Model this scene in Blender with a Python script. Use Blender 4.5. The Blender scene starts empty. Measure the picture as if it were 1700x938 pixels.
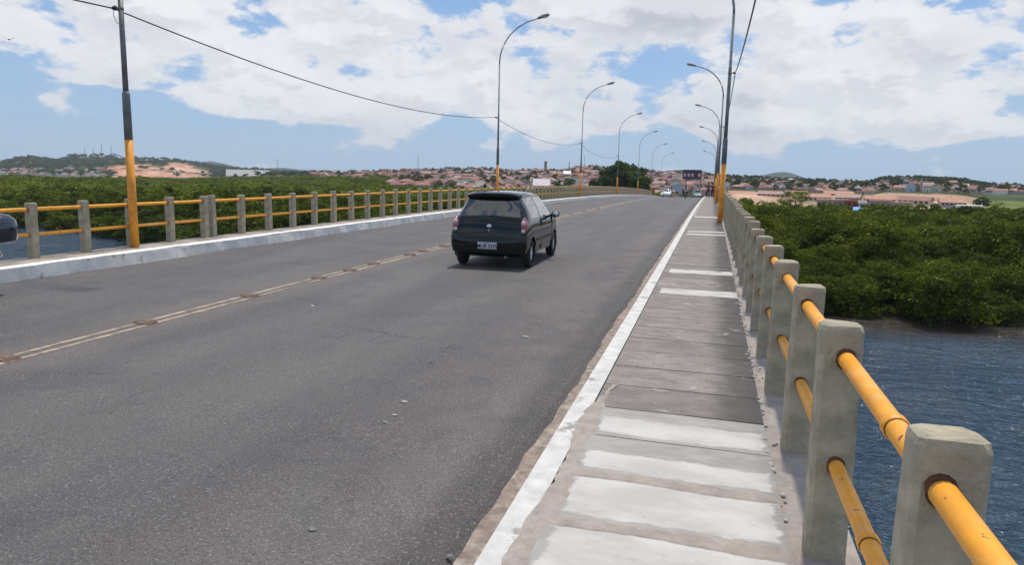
import bpy, bmesh, math, random
import numpy as np
from mathutils import Vector, Matrix
rnd = random.Random(7)
C = bpy.context.scene.collection
sc = bpy.context.scene
UNIT = 1.12            # every length below is in bridge-post heights (1.12 m); the scene is enlarged to metres at the end
HE = 1.64              # eye height above the walkway

# ------------------------------------------------------------------ camera
YAW, PITCH, ROLL = math.radians(16.0), math.radians(8.5), -0.0227
cy, sy = math.cos(YAW), math.sin(YAW)
FW = np.array([-sy*math.cos(PITCH), cy*math.cos(PITCH), -math.sin(PITCH)])
R0 = np.array([cy, sy, 0.0]); U0 = np.cross(R0, FW)
RT = math.cos(ROLL)*R0 - math.sin(ROLL)*U0
UP = math.sin(ROLL)*R0 + math.cos(ROLL)*U0
cd = bpy.data.cameras.new('camera'); cam = bpy.data.objects.new('camera', cd); C.objects.link(cam)
cd.lens = 24; cd.sensor_width = 36; cd.clip_start = 0.1; cd.clip_end = 12000
cam.matrix_world = Matrix(((RT[0], UP[0], -FW[0], 0), (RT[1], UP[1], -FW[1], 0), (RT[2], UP[2], -FW[2], HE*UNIT), (0, 0, 0, 1)))
sc.camera = cam

def ray(px, py):
    d = FW*1133.3 + RT*(px-850) + UP*(469-py); return d/np.linalg.norm(d)
def hor(px): return 280.3 + px*0.02271
def azpx(px): d = ray(px, hor(px)); return math.atan2(d[0], d[1])
_T = np.arange(-4000, 7000, 20.0); _A = np.array([azpx(p) for p in _T])
def pxaz(a): return np.interp(a, _A, _T)
def P(px, D): a = azpx(px); return (D*math.sin(a), D*math.cos(a))
def Zat(px, py, D): d = ray(px, py); return HE + d[2]/math.hypot(d[0], d[1])*D

# ------------------------------------------------------------------ world: nishita sky with broken cumulus
SUN_AZ, SUN_EL = math.radians(3), math.radians(72)
w = bpy.data.worlds.new('World'); sc.world = w; w.use_nodes = True
nt = w.node_tree; nt.nodes.clear()
def N(t, kind, **kw):
    n = t.nodes.new(kind)
    for k, v in kw.items(): setattr(n, k, v)
    return n
class G:
    """tiny expression helper for math nodes"""
    def __init__(s, t): s.t = t
    def m(s, op, a, b=None, c=None, clamp=False):
        n = s.t.nodes.new('ShaderNodeMath'); n.operation = op; n.use_clamp = clamp
        for i, v in enumerate((a, b, c)):
            if v is None: continue
            if isinstance(v, (int, float)): n.inputs[i].default_value = v
            else: s.t.links.new(v, n.inputs[i])
        return n.outputs[0]
    def ss(s, x, a, b, o0=0.0, o1=1.0):
        n = s.t.nodes.new('ShaderNodeMapRange'); n.interpolation_type = 'SMOOTHSTEP'
        s.t.links.new(x, n.inputs[0])
        for i, v in ((1, a), (2, b), (3, o0), (4, o1)): n.inputs[i].default_value = v
        return n.outputs[0]
    def noise(s, v, scale, detail=5, rough=.55, dist=0.0, out=0):
        n = s.t.nodes.new('ShaderNodeTexNoise'); n.inputs['Scale'].default_value = scale
        n.inputs['Detail'].default_value = detail; n.inputs['Roughness'].default_value = rough; n.inputs['Distortion'].default_value = dist
        if v is not None: s.t.links.new(v, n.inputs['Vector'])
        return n.outputs[out]
    def mix(s, f, a, b, blend='MIX'):
        n = s.t.nodes.new('ShaderNodeMix'); n.data_type = 'RGBA'; n.blend_type = blend
        for i, v in ((0, f), (6, a), (7, b)):
            if isinstance(v, (int, float)): n.inputs[i].default_value = v
            elif isinstance(v, tuple): n.inputs[i].default_value = (*v, 1) if len(v) == 3 else v
            else: s.t.links.new(v, n.inputs[i])
        return n.outputs[2]
g = G(nt)
sky = N(nt, 'ShaderNodeTexSky', sky_type='NISHITA', sun_disc=False)
sky.sun_elevation = SUN_EL; sky.sun_rotation = SUN_AZ
sky.altitude = 0; sky.air_density = 1.0; sky.dust_density = 0.6; sky.ozone_density = 2.2
tc = N(nt, 'ShaderNodeTexCoord'); sep = N(nt, 'ShaderNodeSeparateXYZ'); nt.links.new(tc.outputs['Generated'], sep.inputs[0])
X, Y, Z = sep.outputs
az = g.m('ARCTAN2', X, Y)
el = g.m('ARCSINE', Z)
den = g.m('ADD', g.m('MAXIMUM', Z, 0.0), 0.16)
cmb = N(nt, 'ShaderNodeCombineXYZ')
nt.links.new(g.m('DIVIDE', X, den), cmb.inputs[0]); nt.links.new(g.m('DIVIDE', Y, den), cmb.inputs[1])
# direction-space vector: gives puffs their upright, cauliflower shape
cmb2 = N(nt, 'ShaderNodeCombineXYZ')
nt.links.new(az, cmb2.inputs[0]); nt.links.new(g.m('MULTIPLY', el, 1.9), cmb2.inputs[1]); cmb2.inputs[2].default_value = 3.7
wv_ = g.noise(cmb2.outputs[0], 14.0, 4, .6, 0, 1)
vadd = N(nt, 'ShaderNodeVectorMath', operation='MULTIPLY_ADD'); nt.links.new(wv_, vadd.inputs[0]); vadd.inputs[1].default_value = (.035, .035, .035); nt.links.new(cmb2.outputs[0], vadd.inputs[2])
W2 = vadd.outputs[0]
puff = g.noise(W2, 7.5, 8, .555)
# cumulus banks and gaps where the photograph has them (direction, half widths in degrees, weight)
BL = [(400,60,12,3.0,.42),(130,25,12,2.0,.44),(560,70,8,3.6,.42),(430,125,6,2.2,.36),(620,140,8,2.4,.36),(800,130,7,2.6,.38),(900,190,10,1.5,.30),(940,60,6,4.0,.34),(1000,150,9,2.4,.30),(1150,20,8,2.2,.34),
      (1240,150,9,5.0,.30),(1300,60,8,3.4,.26),(1500,30,9,3.0,.30),(1600,150,9,3.0,.34),(1400,205,11,1.5,.30),(1650,225,6,1.2,.28),(275,108,3.0,1.5,.62),(175,97,2.0,1.0,.62),(215,135,3.2,.6,.5),(360,140,3.4,1.5,.46),(640,257,8.0,.7,.14),(82,163,.8,.4,.36),(290,165,1.2,.5,.28),(760,240,5,.7,.04),(200,135,2,.6,.28),
      (745,22,2.8,2.4,-.62),(1100,92,2.8,1.3,-.34),(50,120,7,2.4,-.36),(130,220,11,3.2,-.46),(460,240,13,1.9,-.46),(1060,250,9,1.3,-.34),(1530,100,1.8,.9,-.26),(1225,68,1.2,1.2,-.22),(850,62,1.5,1.6,-.30),(240,60,2.8,.7,-.40),(1320,145,1.6,.7,-.22),(1450,268,14,1.6,-.36),(1690,95,1.6,1.1,-.2),(590,3,1.5,.7,-.34),(1010,120,1.6,.6,-.16),(800,205,4,.8,-.2),(1380,90,1.0,.6,-.12)]
def azel(px, py):
    d = ray(px, py); return math.atan2(d[0], d[1]), math.asin(d[2])
acc = None
for px, py, ra, re, wt in BL:
    a0, e0 = azel(px, py)
    u = g.m('MULTIPLY', g.m('SUBTRACT', az, a0), 1/math.radians(ra)); v = g.m('MULTIPLY', g.m('SUBTRACT', el, e0), 1/math.radians(re))
    q = g.m('MULTIPLY_ADD', u, u, g.m('MULTIPLY', v, v))
    b = g.m('MULTIPLY', g.m('POWER', 2.718, g.m('MULTIPLY', q, -1.0)), wt)
    acc = b if acc is None else g.m('ADD', acc, b)
acc = g.m('MINIMUM', acc, .42)
bigw = g.noise(cmb.outputs[0], 1.3, 3, .5)
dens = g.m('ADD', g.m('ADD', g.m('MULTIPLY_ADD', puff, 3.0, -.35), g.m('MULTIPLY', bigw, .35)), g.m('MULTIPLY', acc, .80))
alpha = g.ss(dens, 1.25, 1.47)
cmb3 = N(nt, 'ShaderNodeVectorMath', operation='ADD'); nt.links.new(W2, cmb3.inputs[0]); cmb3.inputs[1].default_value = (.008, .028, 0)
puff2 = g.noise(cmb3.outputs[0], 7.5, 6, .555)
lit = g.ss(g.m('SUBTRACT', puff, puff2), -.07, .05)      # tops bright, undersides grey
soft = g.noise(cmb2.outputs[0], 4.0, 4, .5)
core = g.ss(dens, 1.42, 1.9)
shade = g.m('ADD', g.m('MULTIPLY', lit, .50), g.m('MULTIPLY', g.ss(soft, .38, .60), .50))
ccol = g.mix(shade, (4.4, 4.45, 4.9), (7.5, 7.45, 7.45))
ccol = g.mix(g.m('MULTIPLY', g.m('SUBTRACT', 1.0, core), .55), ccol, (6.9, 6.95, 7.1))
skyc = g.mix(.55, sky.outputs[0], (1.35, 3.05, 6.0))
veil = g.m('MULTIPLY', g.ss(g.noise(cmb.outputs[0], .9, 6, .6, .6), .40, .75), .22)
skyc = g.mix(veil, skyc, (5.0, 5.4, 5.9))
hz = g.ss(Z, -.02, .17, .80, 0.0)
skyc = g.mix(hz, skyc, (2.65, 4.45, 6.2))
skyc = g.mix(g.ss(Z, -.06, -.005, .9, 0.0), skyc, (.9, 1.05, .85))
fade = g.ss(Z, .0, .05, .3, 1.0)
fin = g.mix(g.m('MULTIPLY', g.m('MULTIPLY', alpha, fade), .93), skyc, ccol)
bg = N(nt, 'ShaderNodeBackground'); bg.inputs[1].default_value = .13
nt.links.new(fin, bg.inputs[0]); wo = N(nt, 'ShaderNodeOutputWorld'); nt.links.new(bg.outputs[0], wo.inputs[0])
w.cycles.sampling_method = 'MANUAL'; w.cycles.sample_map_resolution = 512

sl = bpy.data.lights.new('sun', 'SUN'); sl.energy = 3.5; sl.angle = math.radians(2.5); sl.color = (1, .93, .82)
so = bpy.data.objects.new('sun', sl); C.objects.link(so)
sd = Vector((math.sin(SUN_AZ)*math.cos(SUN_EL), math.cos(SUN_AZ)*math.cos(SUN_EL), math.sin(SUN_EL)))
so.rotation_euler = sd.to_track_quat('Z', 'Y').to_euler()
sc.view_settings.view_transform = 'Standard'; sc.view_settings.look = 'None'; sc.view_settings.gamma = 1
sc.view_settings.exposure = 0.0
sc.render.engine = 'CYCLES'
sc.cycles.max_bounces = 6; sc.cycles.diffuse_bounces = 2; sc.cycles.glossy_bounces = 3; sc.cycles.transparent_max_bounces = 6

# ------------------------------------------------------------------ materials
def mat(name, col, rough=.8, metal=0.0, noise=0.0, nscale=8.0, bump=0.0, bscale=30.0, col2=None, th=(.45, .6), coord='Object', spec=None, coat=0.0, detail=6, dist=0.0, trans=0.0):
    m = bpy.data.materials.new(name); m.use_nodes = True; t = m.node_tree; b = t.nodes['Principled BSDF']; g = G(t)
    b.inputs['Base Color'].default_value = (*col, 1); b.inputs['Roughness'].default_value = rough; b.inputs['Metallic'].default_value = metal
    if spec is not None: b.inputs['Specular IOR Level'].default_value = spec
    if coat: b.inputs['Coat Weight'].default_value = coat; b.inputs['Coat Roughness'].default_value = .04
    if trans: b.inputs['Transmission Weight'].default_value = trans
    v = None
    if noise or bump or col2:
        if coord == 'World': v = t.nodes.new('ShaderNodeNewGeometry').outputs['Position']
        else: v = t.nodes.new('ShaderNodeTexCoord').outputs['Object']
    c = None
    if col2:
        c = g.mix(g.ss(g.noise(v, nscale*.6, detail, .62, dist), th[0], th[1]), col, col2)
    if noise:
        f = g.ss(g.noise(v, nscale, detail, .6), .25, .75, 1-noise, 1+noise)
        n = t.nodes.new('ShaderNodeVectorMath'); n.operation = 'SCALE'
        if c is None: n.inputs[0].default_value = col
        else: t.links.new(c, n.inputs[0])
        t.links.new(f, n.inputs[3]); c = n.outputs[0]
    if c is not None: t.links.new(c, b.inputs['Base Color'])
    if bump:
        bp = t.nodes.new('ShaderNodeBump'); bp.inputs['Strength'].default_value = min(1, bump); bp.inputs['Distance'].default_value = .02
        t.links.new(g.noise(v, bscale, 4, .6), bp.inputs['Height']); t.links.new(bp.outputs[0], b.inputs['Normal'])
    return m
M = {}
M['post'] = mat('post_concrete', (.40, .352, .255), .92, 0, .28, 7, .6, 45, col2=(.285, .255, .182), th=(.45, .7))
M['yellow'] = mat('yellow_paint', (.84, .345, .016), .45, 0, .10, 14, .1, 80, col2=(.80, .38, .08), th=(.5, .7))
def yellow_mat():
    m = M['yellow']; t = m.node_tree; b = t.nodes['Principled BSDF']; g = G(t); v = t.nodes.new('ShaderNodeNewGeometry').outputs['Position']
    src = b.inputs['Base Color'].links[0].from_socket
    c = g.mix(g.ss(g.noise(v, 26, 3, .6), .68, .71), src, (.16, .06, .02))
    c = g.mix(g.m('MULTIPLY', g.ss(g.noise(v, 2.2, 5, .65), .52, .66), .28), c, (.76, .46, .22))
    t.links.new(c, b.inputs['Base Color'])
yellow_mat()
M['rust'] = mat('rust', (.12, .045, .02), .9, 0, .4, 40, .6, 80)
M['grey_steel'] = mat('pole_steel', (.30, .31, .31), .5, .35, .25, 5)
M['dark_steel'] = mat('dark_steel', (.17, .175, .18), .55, .2, .3, 5)
M['orange_band'] = mat('orange_band_paint', (.80, .32, .03), .55, 0, .18, 6, col2=(.62, .24, .04), th=(.5, .66))
M['lamp_head'] = mat('lamp_head_grey', (.22, .25, .24), .5, .1)
M['lens'] = mat('lamp_lens', (.6, .62, .6), .15)
M['wire'] = mat('cable_black', (.03, .03, .035), .6)
M['porcelain'] = mat('insulator_brown', (.035, .025, .03), .25)
M['kerb_white'] = mat('kerb_whitewash', (.82, .80, .76), .9, 0, .14, 5, .35, 30, col2=(.34, .31, .28), th=(.60, .70), coord='World', detail=10)
M['kerb_line'] = mat('worn_white_line', (.56, .55, .53), .92, 0, .16, 7, .4, 40, col2=(.30, .275, .25), th=(.58, .66), coord='World', detail=12)
M['side_concrete'] = mat('worn_walkway', (.34, .29, .24), .95, 0, .28, 4, .4, 50, col2=(.22, .20, .18), th=(.45, .62), coord='World')
M['gutter'] = mat('sandy_gutter', (.27, .215, .18), .95, 0, .35, 12, .6, 70, col2=(.35, .30, .26), th=(.5, .65), coord='World')
M['mortar'] = mat('mortar', (.345, .30, .265), .95, 0, .16, 10, .5, 60, col2=(.29, .25, .22), th=(.5, .68), coord='World')
M['mortar_grey'] = mat('grey_cement_smear', (.44, .43, .41), .95, 0, .18, 6, .3, 60, col2=(.52, .51, .50), th=(.5, .68), coord='World', dist=1)
M['deck'] = mat('deck_concrete', (.24, .23, .21), .95, 0, .25, 2)
M['black_plastic'] = mat('black_plastic', (.012, .013, .015), .5)
M['rubber'] = mat('tyre_rubber', (.018, .018, .019), .85)
M['rim'] = mat('hubcap_silver', (.60, .61, .63), .4, .2)
M['car_green'] = mat('dark_green_black_paint', (.0010, .0035, .0045), .06, .0, coat=.30, spec=.35)
M['car_glass'] = mat('tinted_glass', (.010, .011, .014), .03, 0, spec=1.0, coat=1.0)
M['side_glass'] = mat('side_glass', (.05, .06, .065), .04, 0, spec=1.0, coat=1.0)
M['car_white'] = mat('white_car_paint', (.75, .76, .78), .2, 0, coat=.8)
M['car_silver'] = mat('silver_car_paint', (.45, .46, .48), .25, .5, coat=.8)
M['taillight'] = mat('red_lens', (.40, .10, .13), .12, 0, coat=1)
M['clear_lens'] = mat('clear_lens', (.62, .55, .58), .12, 0, coat=1)
M['plate'] = mat('plate_grey', (.46, .50, .54), .45)
M['plate_ink'] = mat('plate_ink', (.02, .025, .03), .6)
M['chrome'] = mat('chrome', (.6, .62, .64), .15, 1)
M['moto_black'] = mat('glossy_dark_blue', (.008, .014, .030), .15, 0, coat=1)
M['skin'] = mat('skin', (.23, .12, .075), .6)
M['hair'] = mat('hair', (.012, .010, .009), .6)
M['purple'] = mat('purple_shirt', (.10, .03, .15), .9, 0, .2, 8)
M['maroon'] = mat('maroon_shirt', (.16, .02, .05), .9, 0, .2, 8)
M['white_shirt'] = mat('pale_shirt', (.55, .53, .58), .9, 0, .1, 8)
M['dark_cloth'] = mat('dark_trousers', (.012, .012, .022), .9)
M['bark'] = mat('bark', (.12, .09, .065), .95, 0, .3, 6, .5, 30)
M['root'] = mat('mangrove_root', (.075, .05, .035), .95, 0, .3, 6)
M['stud'] = mat('stud_brown', (.19, .105, .065), .9, 0, .3, 20, .4, 60, col2=(.17, .125, .095), th=(.45, .6))
M['sand'] = mat('loose_sand', (.25, .18, .13), .98, 0, .3, 30, .5, 90)
M['stone'] = mat('pale_stone', (.34, .32, .29), .9, 0, .2, 20)
M['paper'] = mat('litter_white', (.75, .76, .74), .8)
M['tan'] = mat('tan_render', (.52, .36, .22), .9, 0, .1, 3)
M['cream'] = mat('cream_render', (.60, .53, .42), .9, 0, .1, 2)
M['white_wall'] = mat('white_render', (.66, .64, .62), .9, 0, .12, 2)
M['pink_wall'] = mat('pink_render', (.52, .34, .30), .9, 0, .1, 2)
M['blue_wall'] = mat('pale_blue_render', (.38, .46, .56), .9, 0, .1, 2)
M['brick_wall'] = mat('brick_render', (.34, .17, .11), .9, 0, .2, 2)
M['grey_wall'] = mat('grey_render', (.34, .33, .32), .9, 0, .2, 2)
for i, c in enumerate([(.22, .10, .08), (.30, .155, .12), (.15, .085, .075), (.38, .25, .21), (.26, .24, .235)]):
    M['roof%d' % i] = mat('clay_roof_tone_%d' % i, c, .9, 0, .25, 1.5)
M['white_roof'] = mat('white_sheet_roof', (.78, .80, .80), .6)
M['salmon'] = mat('salmon_tiles', (.46, .24, .17), .9, 0, .2, 1.5)
M['lilac'] = mat('pale_lilac_roof', (.46, .41, .44), .7, 0, .15, 1)
M['window_dark'] = mat('dark_window', (.03, .035, .04), .2)
M['awning_blue'] = mat('blue_tarpaulin', (.12, .33, .62), .7)
M['red_shed'] = mat('red_brown_shed', (.26, .08, .05), .9)
M['billboard'] = mat('billboard_dark', (.05, .035, .05), .7)
M['bill_pink'] = mat('billboard_panel', (.50, .40, .46), .7)

def foliage(name, c1, c2, c3=(.10, .09, .06)):
    m = bpy.data.materials.new(name); m.use_nodes = True; t = m.node_tree; t.nodes.clear(); g = G(t)
    geo = t.nodes.new('ShaderNodeNewGeometry'); oi = t.nodes.new('ShaderNodeObjectInfo')
    n1 = g.noise(geo.outputs['Position'], .55, 3, .6)
    f = g.m('ADD', g.m('MULTIPLY', geo.outputs['Random Per Island'], .45), g.m('MULTIPLY', g.ss(n1, .36, .66), .55))
    c = g.mix(f, c1, c2)
    c = g.mix(g.m('MULTIPLY', g.ss(g.noise(geo.outputs['Position'], .16, 3, .6), .58, .72), .45), c, c3)
    c = g.mix(1.0, c, g.mix(oi.outputs['Random'], (.66, .72, .70), (1.35, 1.22, 1.15)), 'MULTIPLY')
    d = t.nodes.new('ShaderNodeBsdfDiffuse'); tr = t.nodes.new('ShaderNodeBsdfTranslucent'); gl = t.nodes.new('ShaderNodeBsdfGlossy'); gl.inputs['Roughness'].default_value = .45
    t.links.new(c, d.inputs[0]); t.links.new(g.mix(1.0, c, (1.2, 1.3, .5), 'MULTIPLY'), tr.inputs[0])
    m1 = t.nodes.new('ShaderNodeMixShader'); m1.inputs[0].default_value = .3; t.links.new(d.outputs[0], m1.inputs[1]); t.links.new(tr.outputs[0], m1.inputs[2])
    m2 = t.nodes.new('ShaderNodeMixShader'); m2.inputs[0].default_value = .008; t.links.new(m1.outputs[0], m2.inputs[1]); t.links.new(gl.outputs[0], m2.inputs[2])
    o = t.nodes.new('ShaderNodeOutputMaterial'); t.links.new(m2.outputs[0], o.inputs[0]); return m
M['leaf_mangrove'] = foliage('mangrove_leaf', (.030, .052, .006), (.135, .168, .016), (.085, .075, .035))
M['leaf_dark'] = foliage('dark_tree_leaf', (.028, .055, .016), (.070, .115, .032), (.05, .07, .03))
M['leaf_far_sunlit'] = foliage('far_mangrove_leaf_sunlit', (.055, .085, .010), (.20, .235, .028), (.10, .095, .045))  # brighter copy of the mangrove leaf, sunlight on the far band put into the colour
M['leaf_hill'] = foliage('hill_scrub_leaf', (.050, .080, .030), (.10, .135, .050), (.09, .10, .05))
M['leaf_light'] = foliage('pale_tree_leaf', (.10, .14, .03), (.22, .26, .06), (.12, .10, .05))

# asphalt
def asphalt():
    m = bpy.data.materials.new('asphalt'); m.use_nodes = True; t = m.node_tree; b = t.nodes['Principled BSDF']; g = G(t)
    pos = t.nodes.new('ShaderNodeNewGeometry').outputs['Position']
    st = t.nodes.new('ShaderNodeMapping'); st.inputs['Scale'].default_value = (1, .16, 1); t.links.new(pos, st.inputs[0])
    st2 = t.nodes.new('ShaderNodeMapping'); st2.inputs['Scale'].default_value = (.35, 2.2, 1); t.links.new(pos, st2.inputs[0])
    base = g.mix(g.ss(g.noise(st.outputs[0], .9, 4, .55), .35, .65), (.092, .085, .086), (.128, .118, .114))
    base = g.mix(g.m('MULTIPLY', g.ss(g.noise(pos, .7, 5, .6, .6), .46, .64), .5), base, (.074, .070, .075))
    base = g.mix(g.m('MULTIPLY', g.ss(g.noise(st2.outputs[0], 1.2, 6, .65), .60, .74), .35), base, (.050, .047, .050))
    sx = t.nodes.new('ShaderNodeSeparateXYZ'); t.links.new(pos, sx.inputs[0])
    # brownish dust towards the right-hand gutter and along the centre line
    dst = g.m('MULTIPLY', g.ss(sx.outputs[0], -3.6*UNIT, -1.1*UNIT), .42)
    base = g.mix(g.m('MULTIPLY', dst, g.ss(g.noise(pos, 2.3, 5, .6), .35, .6)), base, (.185, .150, .138))
    for tx in (-2.6, -4.3, -8.3, -9.9):
        tr_ = g.ss(g.m('ABSOLUTE', g.m('ADD', sx.outputs[0], g.m('MULTIPLY_ADD', g.noise(st.outputs[0], .3, 2), .5, -tx*UNIT-.25))), .55, .1)
        base = g.mix(g.m('MULTIPLY', tr_, .28), base, (.078, .071, .072))
    vc = t.nodes.new('ShaderNodeTexVoronoi'); vc.feature = 'DISTANCE_TO_EDGE'; vc.inputs['Scale'].default_value = .30
    wp = t.nodes.new('ShaderNodeVectorMath'); wp.operation = 'MULTIPLY_ADD'; t.links.new(g.noise(pos, 1.1, 5, .7, 0, 1), wp.inputs[0]); wp.inputs[1].default_value = (1.3, 1.3, 0); t.links.new(pos, wp.inputs[2]); t.links.new(wp.outputs[0], vc.inputs['Vector'])
    base = g.mix(g.m('MULTIPLY', g.m('MULTIPLY', g.ss(vc.outputs['Distance'], .0055, .001), g.ss(g.noise(pos, .35, 2), .52, .60)), .75), base, (.028, .026, .027))
    eb = g.ss(g.m('ABSOLUTE', g.m('ADD', sx.outputs[0], g.m('MULTIPLY_ADD', g.noise(pos, 1.5, 4), .25, 1.36-.12))), .30, .05)
    base = g.mix(g.m('MULTIPLY', eb, .6), base, (.055, .05, .05))
    cl = g.ss(g.m('ABSOLUTE', g.m('ADD', sx.outputs[0], 6.35*UNIT)), .9, .1)
    base = g.mix(g.m('MULTIPLY', cl, .35), base, (.185, .150, .125))
    spk = g.noise(pos, 58, 3, .75); spk2 = g.noise(pos, 80, 2, .6)
    base = g.mix(g.m('MULTIPLY', g.ss(spk, .55, .68), .75), base, (.34, .33, .335))
    base = g.mix(g.m('MULTIPLY', g.ss(spk2, .50, .34), .7), base, (.030, .030, .034))
    fl = t.nodes.new('ShaderNodeTexVoronoi'); fl.inputs['Scale'].default_value = 3.2; t.links.new(pos, fl.inputs['Vector'])
    base = g.mix(g.m('MULTIPLY', g.ss(g.m('ADD', fl.outputs['Distance'], g.m('MULTIPLY', g.noise(pos, 18, 3), .10)), .095, .075), g.m('GREATER_THAN', g.noise(pos, 1.0, 3), .56)), base, (.20, .19, .17))
    t.links.new(base, b.inputs['Base Color']); b.inputs['Roughness'].default_value = .75; b.inputs['Specular IOR Level'].default_value = .35
    bp = t.nodes.new('ShaderNodeBump'); bp.inputs['Strength'].default_value = .75; bp.inputs['Distance'].default_value = .012
    t.links.new(g.noise(pos, 70, 4, .7), bp.inputs['Height']); t.links.new(bp.outputs[0], b.inputs['Normal']); return m
M['asphalt'] = asphalt()

def slab_mat(name, paint, ya=.06, yb=.50, xa=-.615, xb=.41):
    m = bpy.data.materials.new(name); m.use_nodes = True; t = m.node_tree; b = t.nodes['Principled BSDF']; g = G(t)
    pos = t.nodes.new('ShaderNodeNewGeometry').outputs['Position']; oi = t.nodes.new('ShaderNodeObjectInfo')
    st = t.nodes.new('ShaderNodeMapping'); st.inputs['Scale'].default_value = (.62, 1.35, 1); t.links.new(pos, st.inputs[0])
    sx = t.nodes.new('ShaderNodeSeparateXYZ'); t.links.new(pos, sx.inputs[0])
    c = g.mix(g.ss(g.noise(st.outputs[0], 5, 6, .65), .35, .65), (.170, .148, .132), (.270, .240, .218))
    c = g.mix(g.m('MULTIPLY', g.ss(g.noise(pos, 38, 4, .75), .46, .66), .55), c, (.34, .31, .285))
    c = g.mix(g.m('MULTIPLY', oi.outputs['Random'], .35), c, (.115, .100, .092))
    edge = g.m('MULTIPLY', g.ss(g.m('ADD', sx.outputs[0], g.m('MULTIPLY', g.noise(pos, 3, 4), .35)),   .20, .52), .80)
    c = g.mix(edge, c, (.055, .050, .048))
    c = g.mix(g.m('MULTIPLY', g.ss(g.noise(st.outputs[0], 4, 7, .7, .5), .60, .66), .7), c, (.44, .42, .40))
    if paint:
        wv = g.mix(g.ss(g.noise(st.outputs[0], 3.5, 6, .6), .35, .65), (.43, .415, .39), (.53, .515, .49))
        wv = g.mix(g.m('MULTIPLY', g.ss(g.noise(pos, 14, 5, .7), .60, .72), .45), wv, (.30, .27, .24))
        ob = t.nodes.new('ShaderNodeTexCoord').outputs['Object']; so_ = t.nodes.new('ShaderNodeSeparateXYZ'); t.links.new(ob, so_.inputs[0])
        n1_ = g.m('MULTIPLY', g.m('SUBTRACT', g.noise(st.outputs[0], 7, 8, .7), .5), .16)
        dx = g.m('MINIMUM', g.m('SUBTRACT', so_.outputs[0], xa), g.m('SUBTRACT', xb, so_.outputs[0]))
        dy = g.m('MINIMUM', g.m('SUBTRACT', so_.outputs[1], ya), g.m('SUBTRACT', yb, so_.outputs[1]))
        f = g.ss(g.m('ADD', g.m('MINIMUM', dx, dy), n1_), -.004, .022)
        if paint == 2: f = g.m('MULTIPLY', f, g.ss(g.noise(st.outputs[0], 4, 8, .7), .36, .46))
        if paint != 2:
            c = g.mix(.85, c, g.mix(g.ss(g.noise(st.outputs[0], 6, 6, .65), .35, .65), (.315, .295, .27), (.385, .37, .35)))
        c = g.mix(f, c, wv)
    t.links.new(c, b.inputs['Base Color']); b.inputs['Roughness'].default_value = .92
    bp = t.nodes.new('ShaderNodeBump'); bp.inputs['Strength'].default_value = .45; bp.inputs['Distance'].default_value = .01
    t.links.new(g.noise(pos, 60, 4, .65), bp.inputs['Height']); t.links.new(bp.outputs[0], b.inputs['Normal']); return m
M['slab'] = slab_mat('weathered_slab', 0); M['slab_white'] = slab_mat('whitewashed_slab', 1); M['slab_faded'] = slab_mat('faded_white_slab', 2, .02, .53, -.62, .44); M['slab_half'] = slab_mat('half_whitewashed_slab', 1, .05, .30); M['slab_half2'] = slab_mat('partly_whitewashed_slab', 1, .06, .36)

def line_mat():
    m = bpy.data.materials.new('worn_line_paint'); m.use_nodes = True; t = m.node_tree; b = t.nodes['Principled BSDF']; g = G(t)
    pos = t.nodes.new('ShaderNodeNewGeometry').outputs['Position']
    c = g.mix(g.ss(g.noise(pos, 5, 7, .7), .40, .62), (.46, .36, .26), (.20, .16, .13))
    c = g.mix(g.m('MULTIPLY', g.ss(g.noise(pos, 60, 3, .7), .5, .66), .5), c, (.12, .11, .10))
    t.links.new(c, b.inputs['Base Color']); b.inputs['Roughness'].default_value = .8; return m
M['line'] = line_mat()

def water_mat():
    m = bpy.data.materials.new('river_water'); m.use_nodes = True; t = m.node_tree; b = t.nodes['Principled BSDF']; g = G(t)
    pos = t.nodes.new('ShaderNodeNewGeometry').outputs['Position']
    c = g.mix(g.ss(g.noise(pos, .05, 3, .5), .35, .65), (.034, .066, .105), (.060, .098, .140))
    sx = t.nodes.new('ShaderNodeSeparateXYZ'); t.links.new(pos, sx.inputs[0])
    # brown water before the mangrove, the bank's reflection painted into its colour
    nr = g.ss(g.m('ADD', sx.outputs[1], g.m('MULTIPLY', g.noise(pos, .12, 4), 6.0)), 46.5, 53)
    rt = g.m('MULTIPLY', nr, g.m('GREATER_THAN', sx.outputs[0], -20))
    c = g.mix(g.m('MULTIPLY', rt, .85), c, (.050, .032, .015))
    t.links.new(c, b.inputs['Base Color']); b.inputs['Roughness'].default_value = .06; b.inputs['IOR'].default_value = 1.33
    mp = t.nodes.new('ShaderNodeMapping'); mp.inputs['Rotation'].default_value = (0, 0, .35); mp.inputs['Scale'].default_value = (.45, 1.15, 1); t.links.new(pos, mp.inputs[0])
    h = g.m('ADD', g.noise(mp.outputs[0], 1.35, 3, .6, .6), g.m('MULTIPLY', g.noise(mp.outputs[0], .30, 3, .5), 1.2))
    h = g.m('ADD', h, g.m('MULTIPLY', g.noise(pos, 4.5, 2, .6), .22))
    bp = t.nodes.new('ShaderNodeBump'); bp.inputs['Strength'].default_value = 1.0; bp.inputs['Distance'].default_value = .75
    t.links.new(h, bp.inputs['Height']); t.links.new(bp.outputs[0], b.inputs['Normal']); return m
M['water'] = water_mat()

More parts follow.
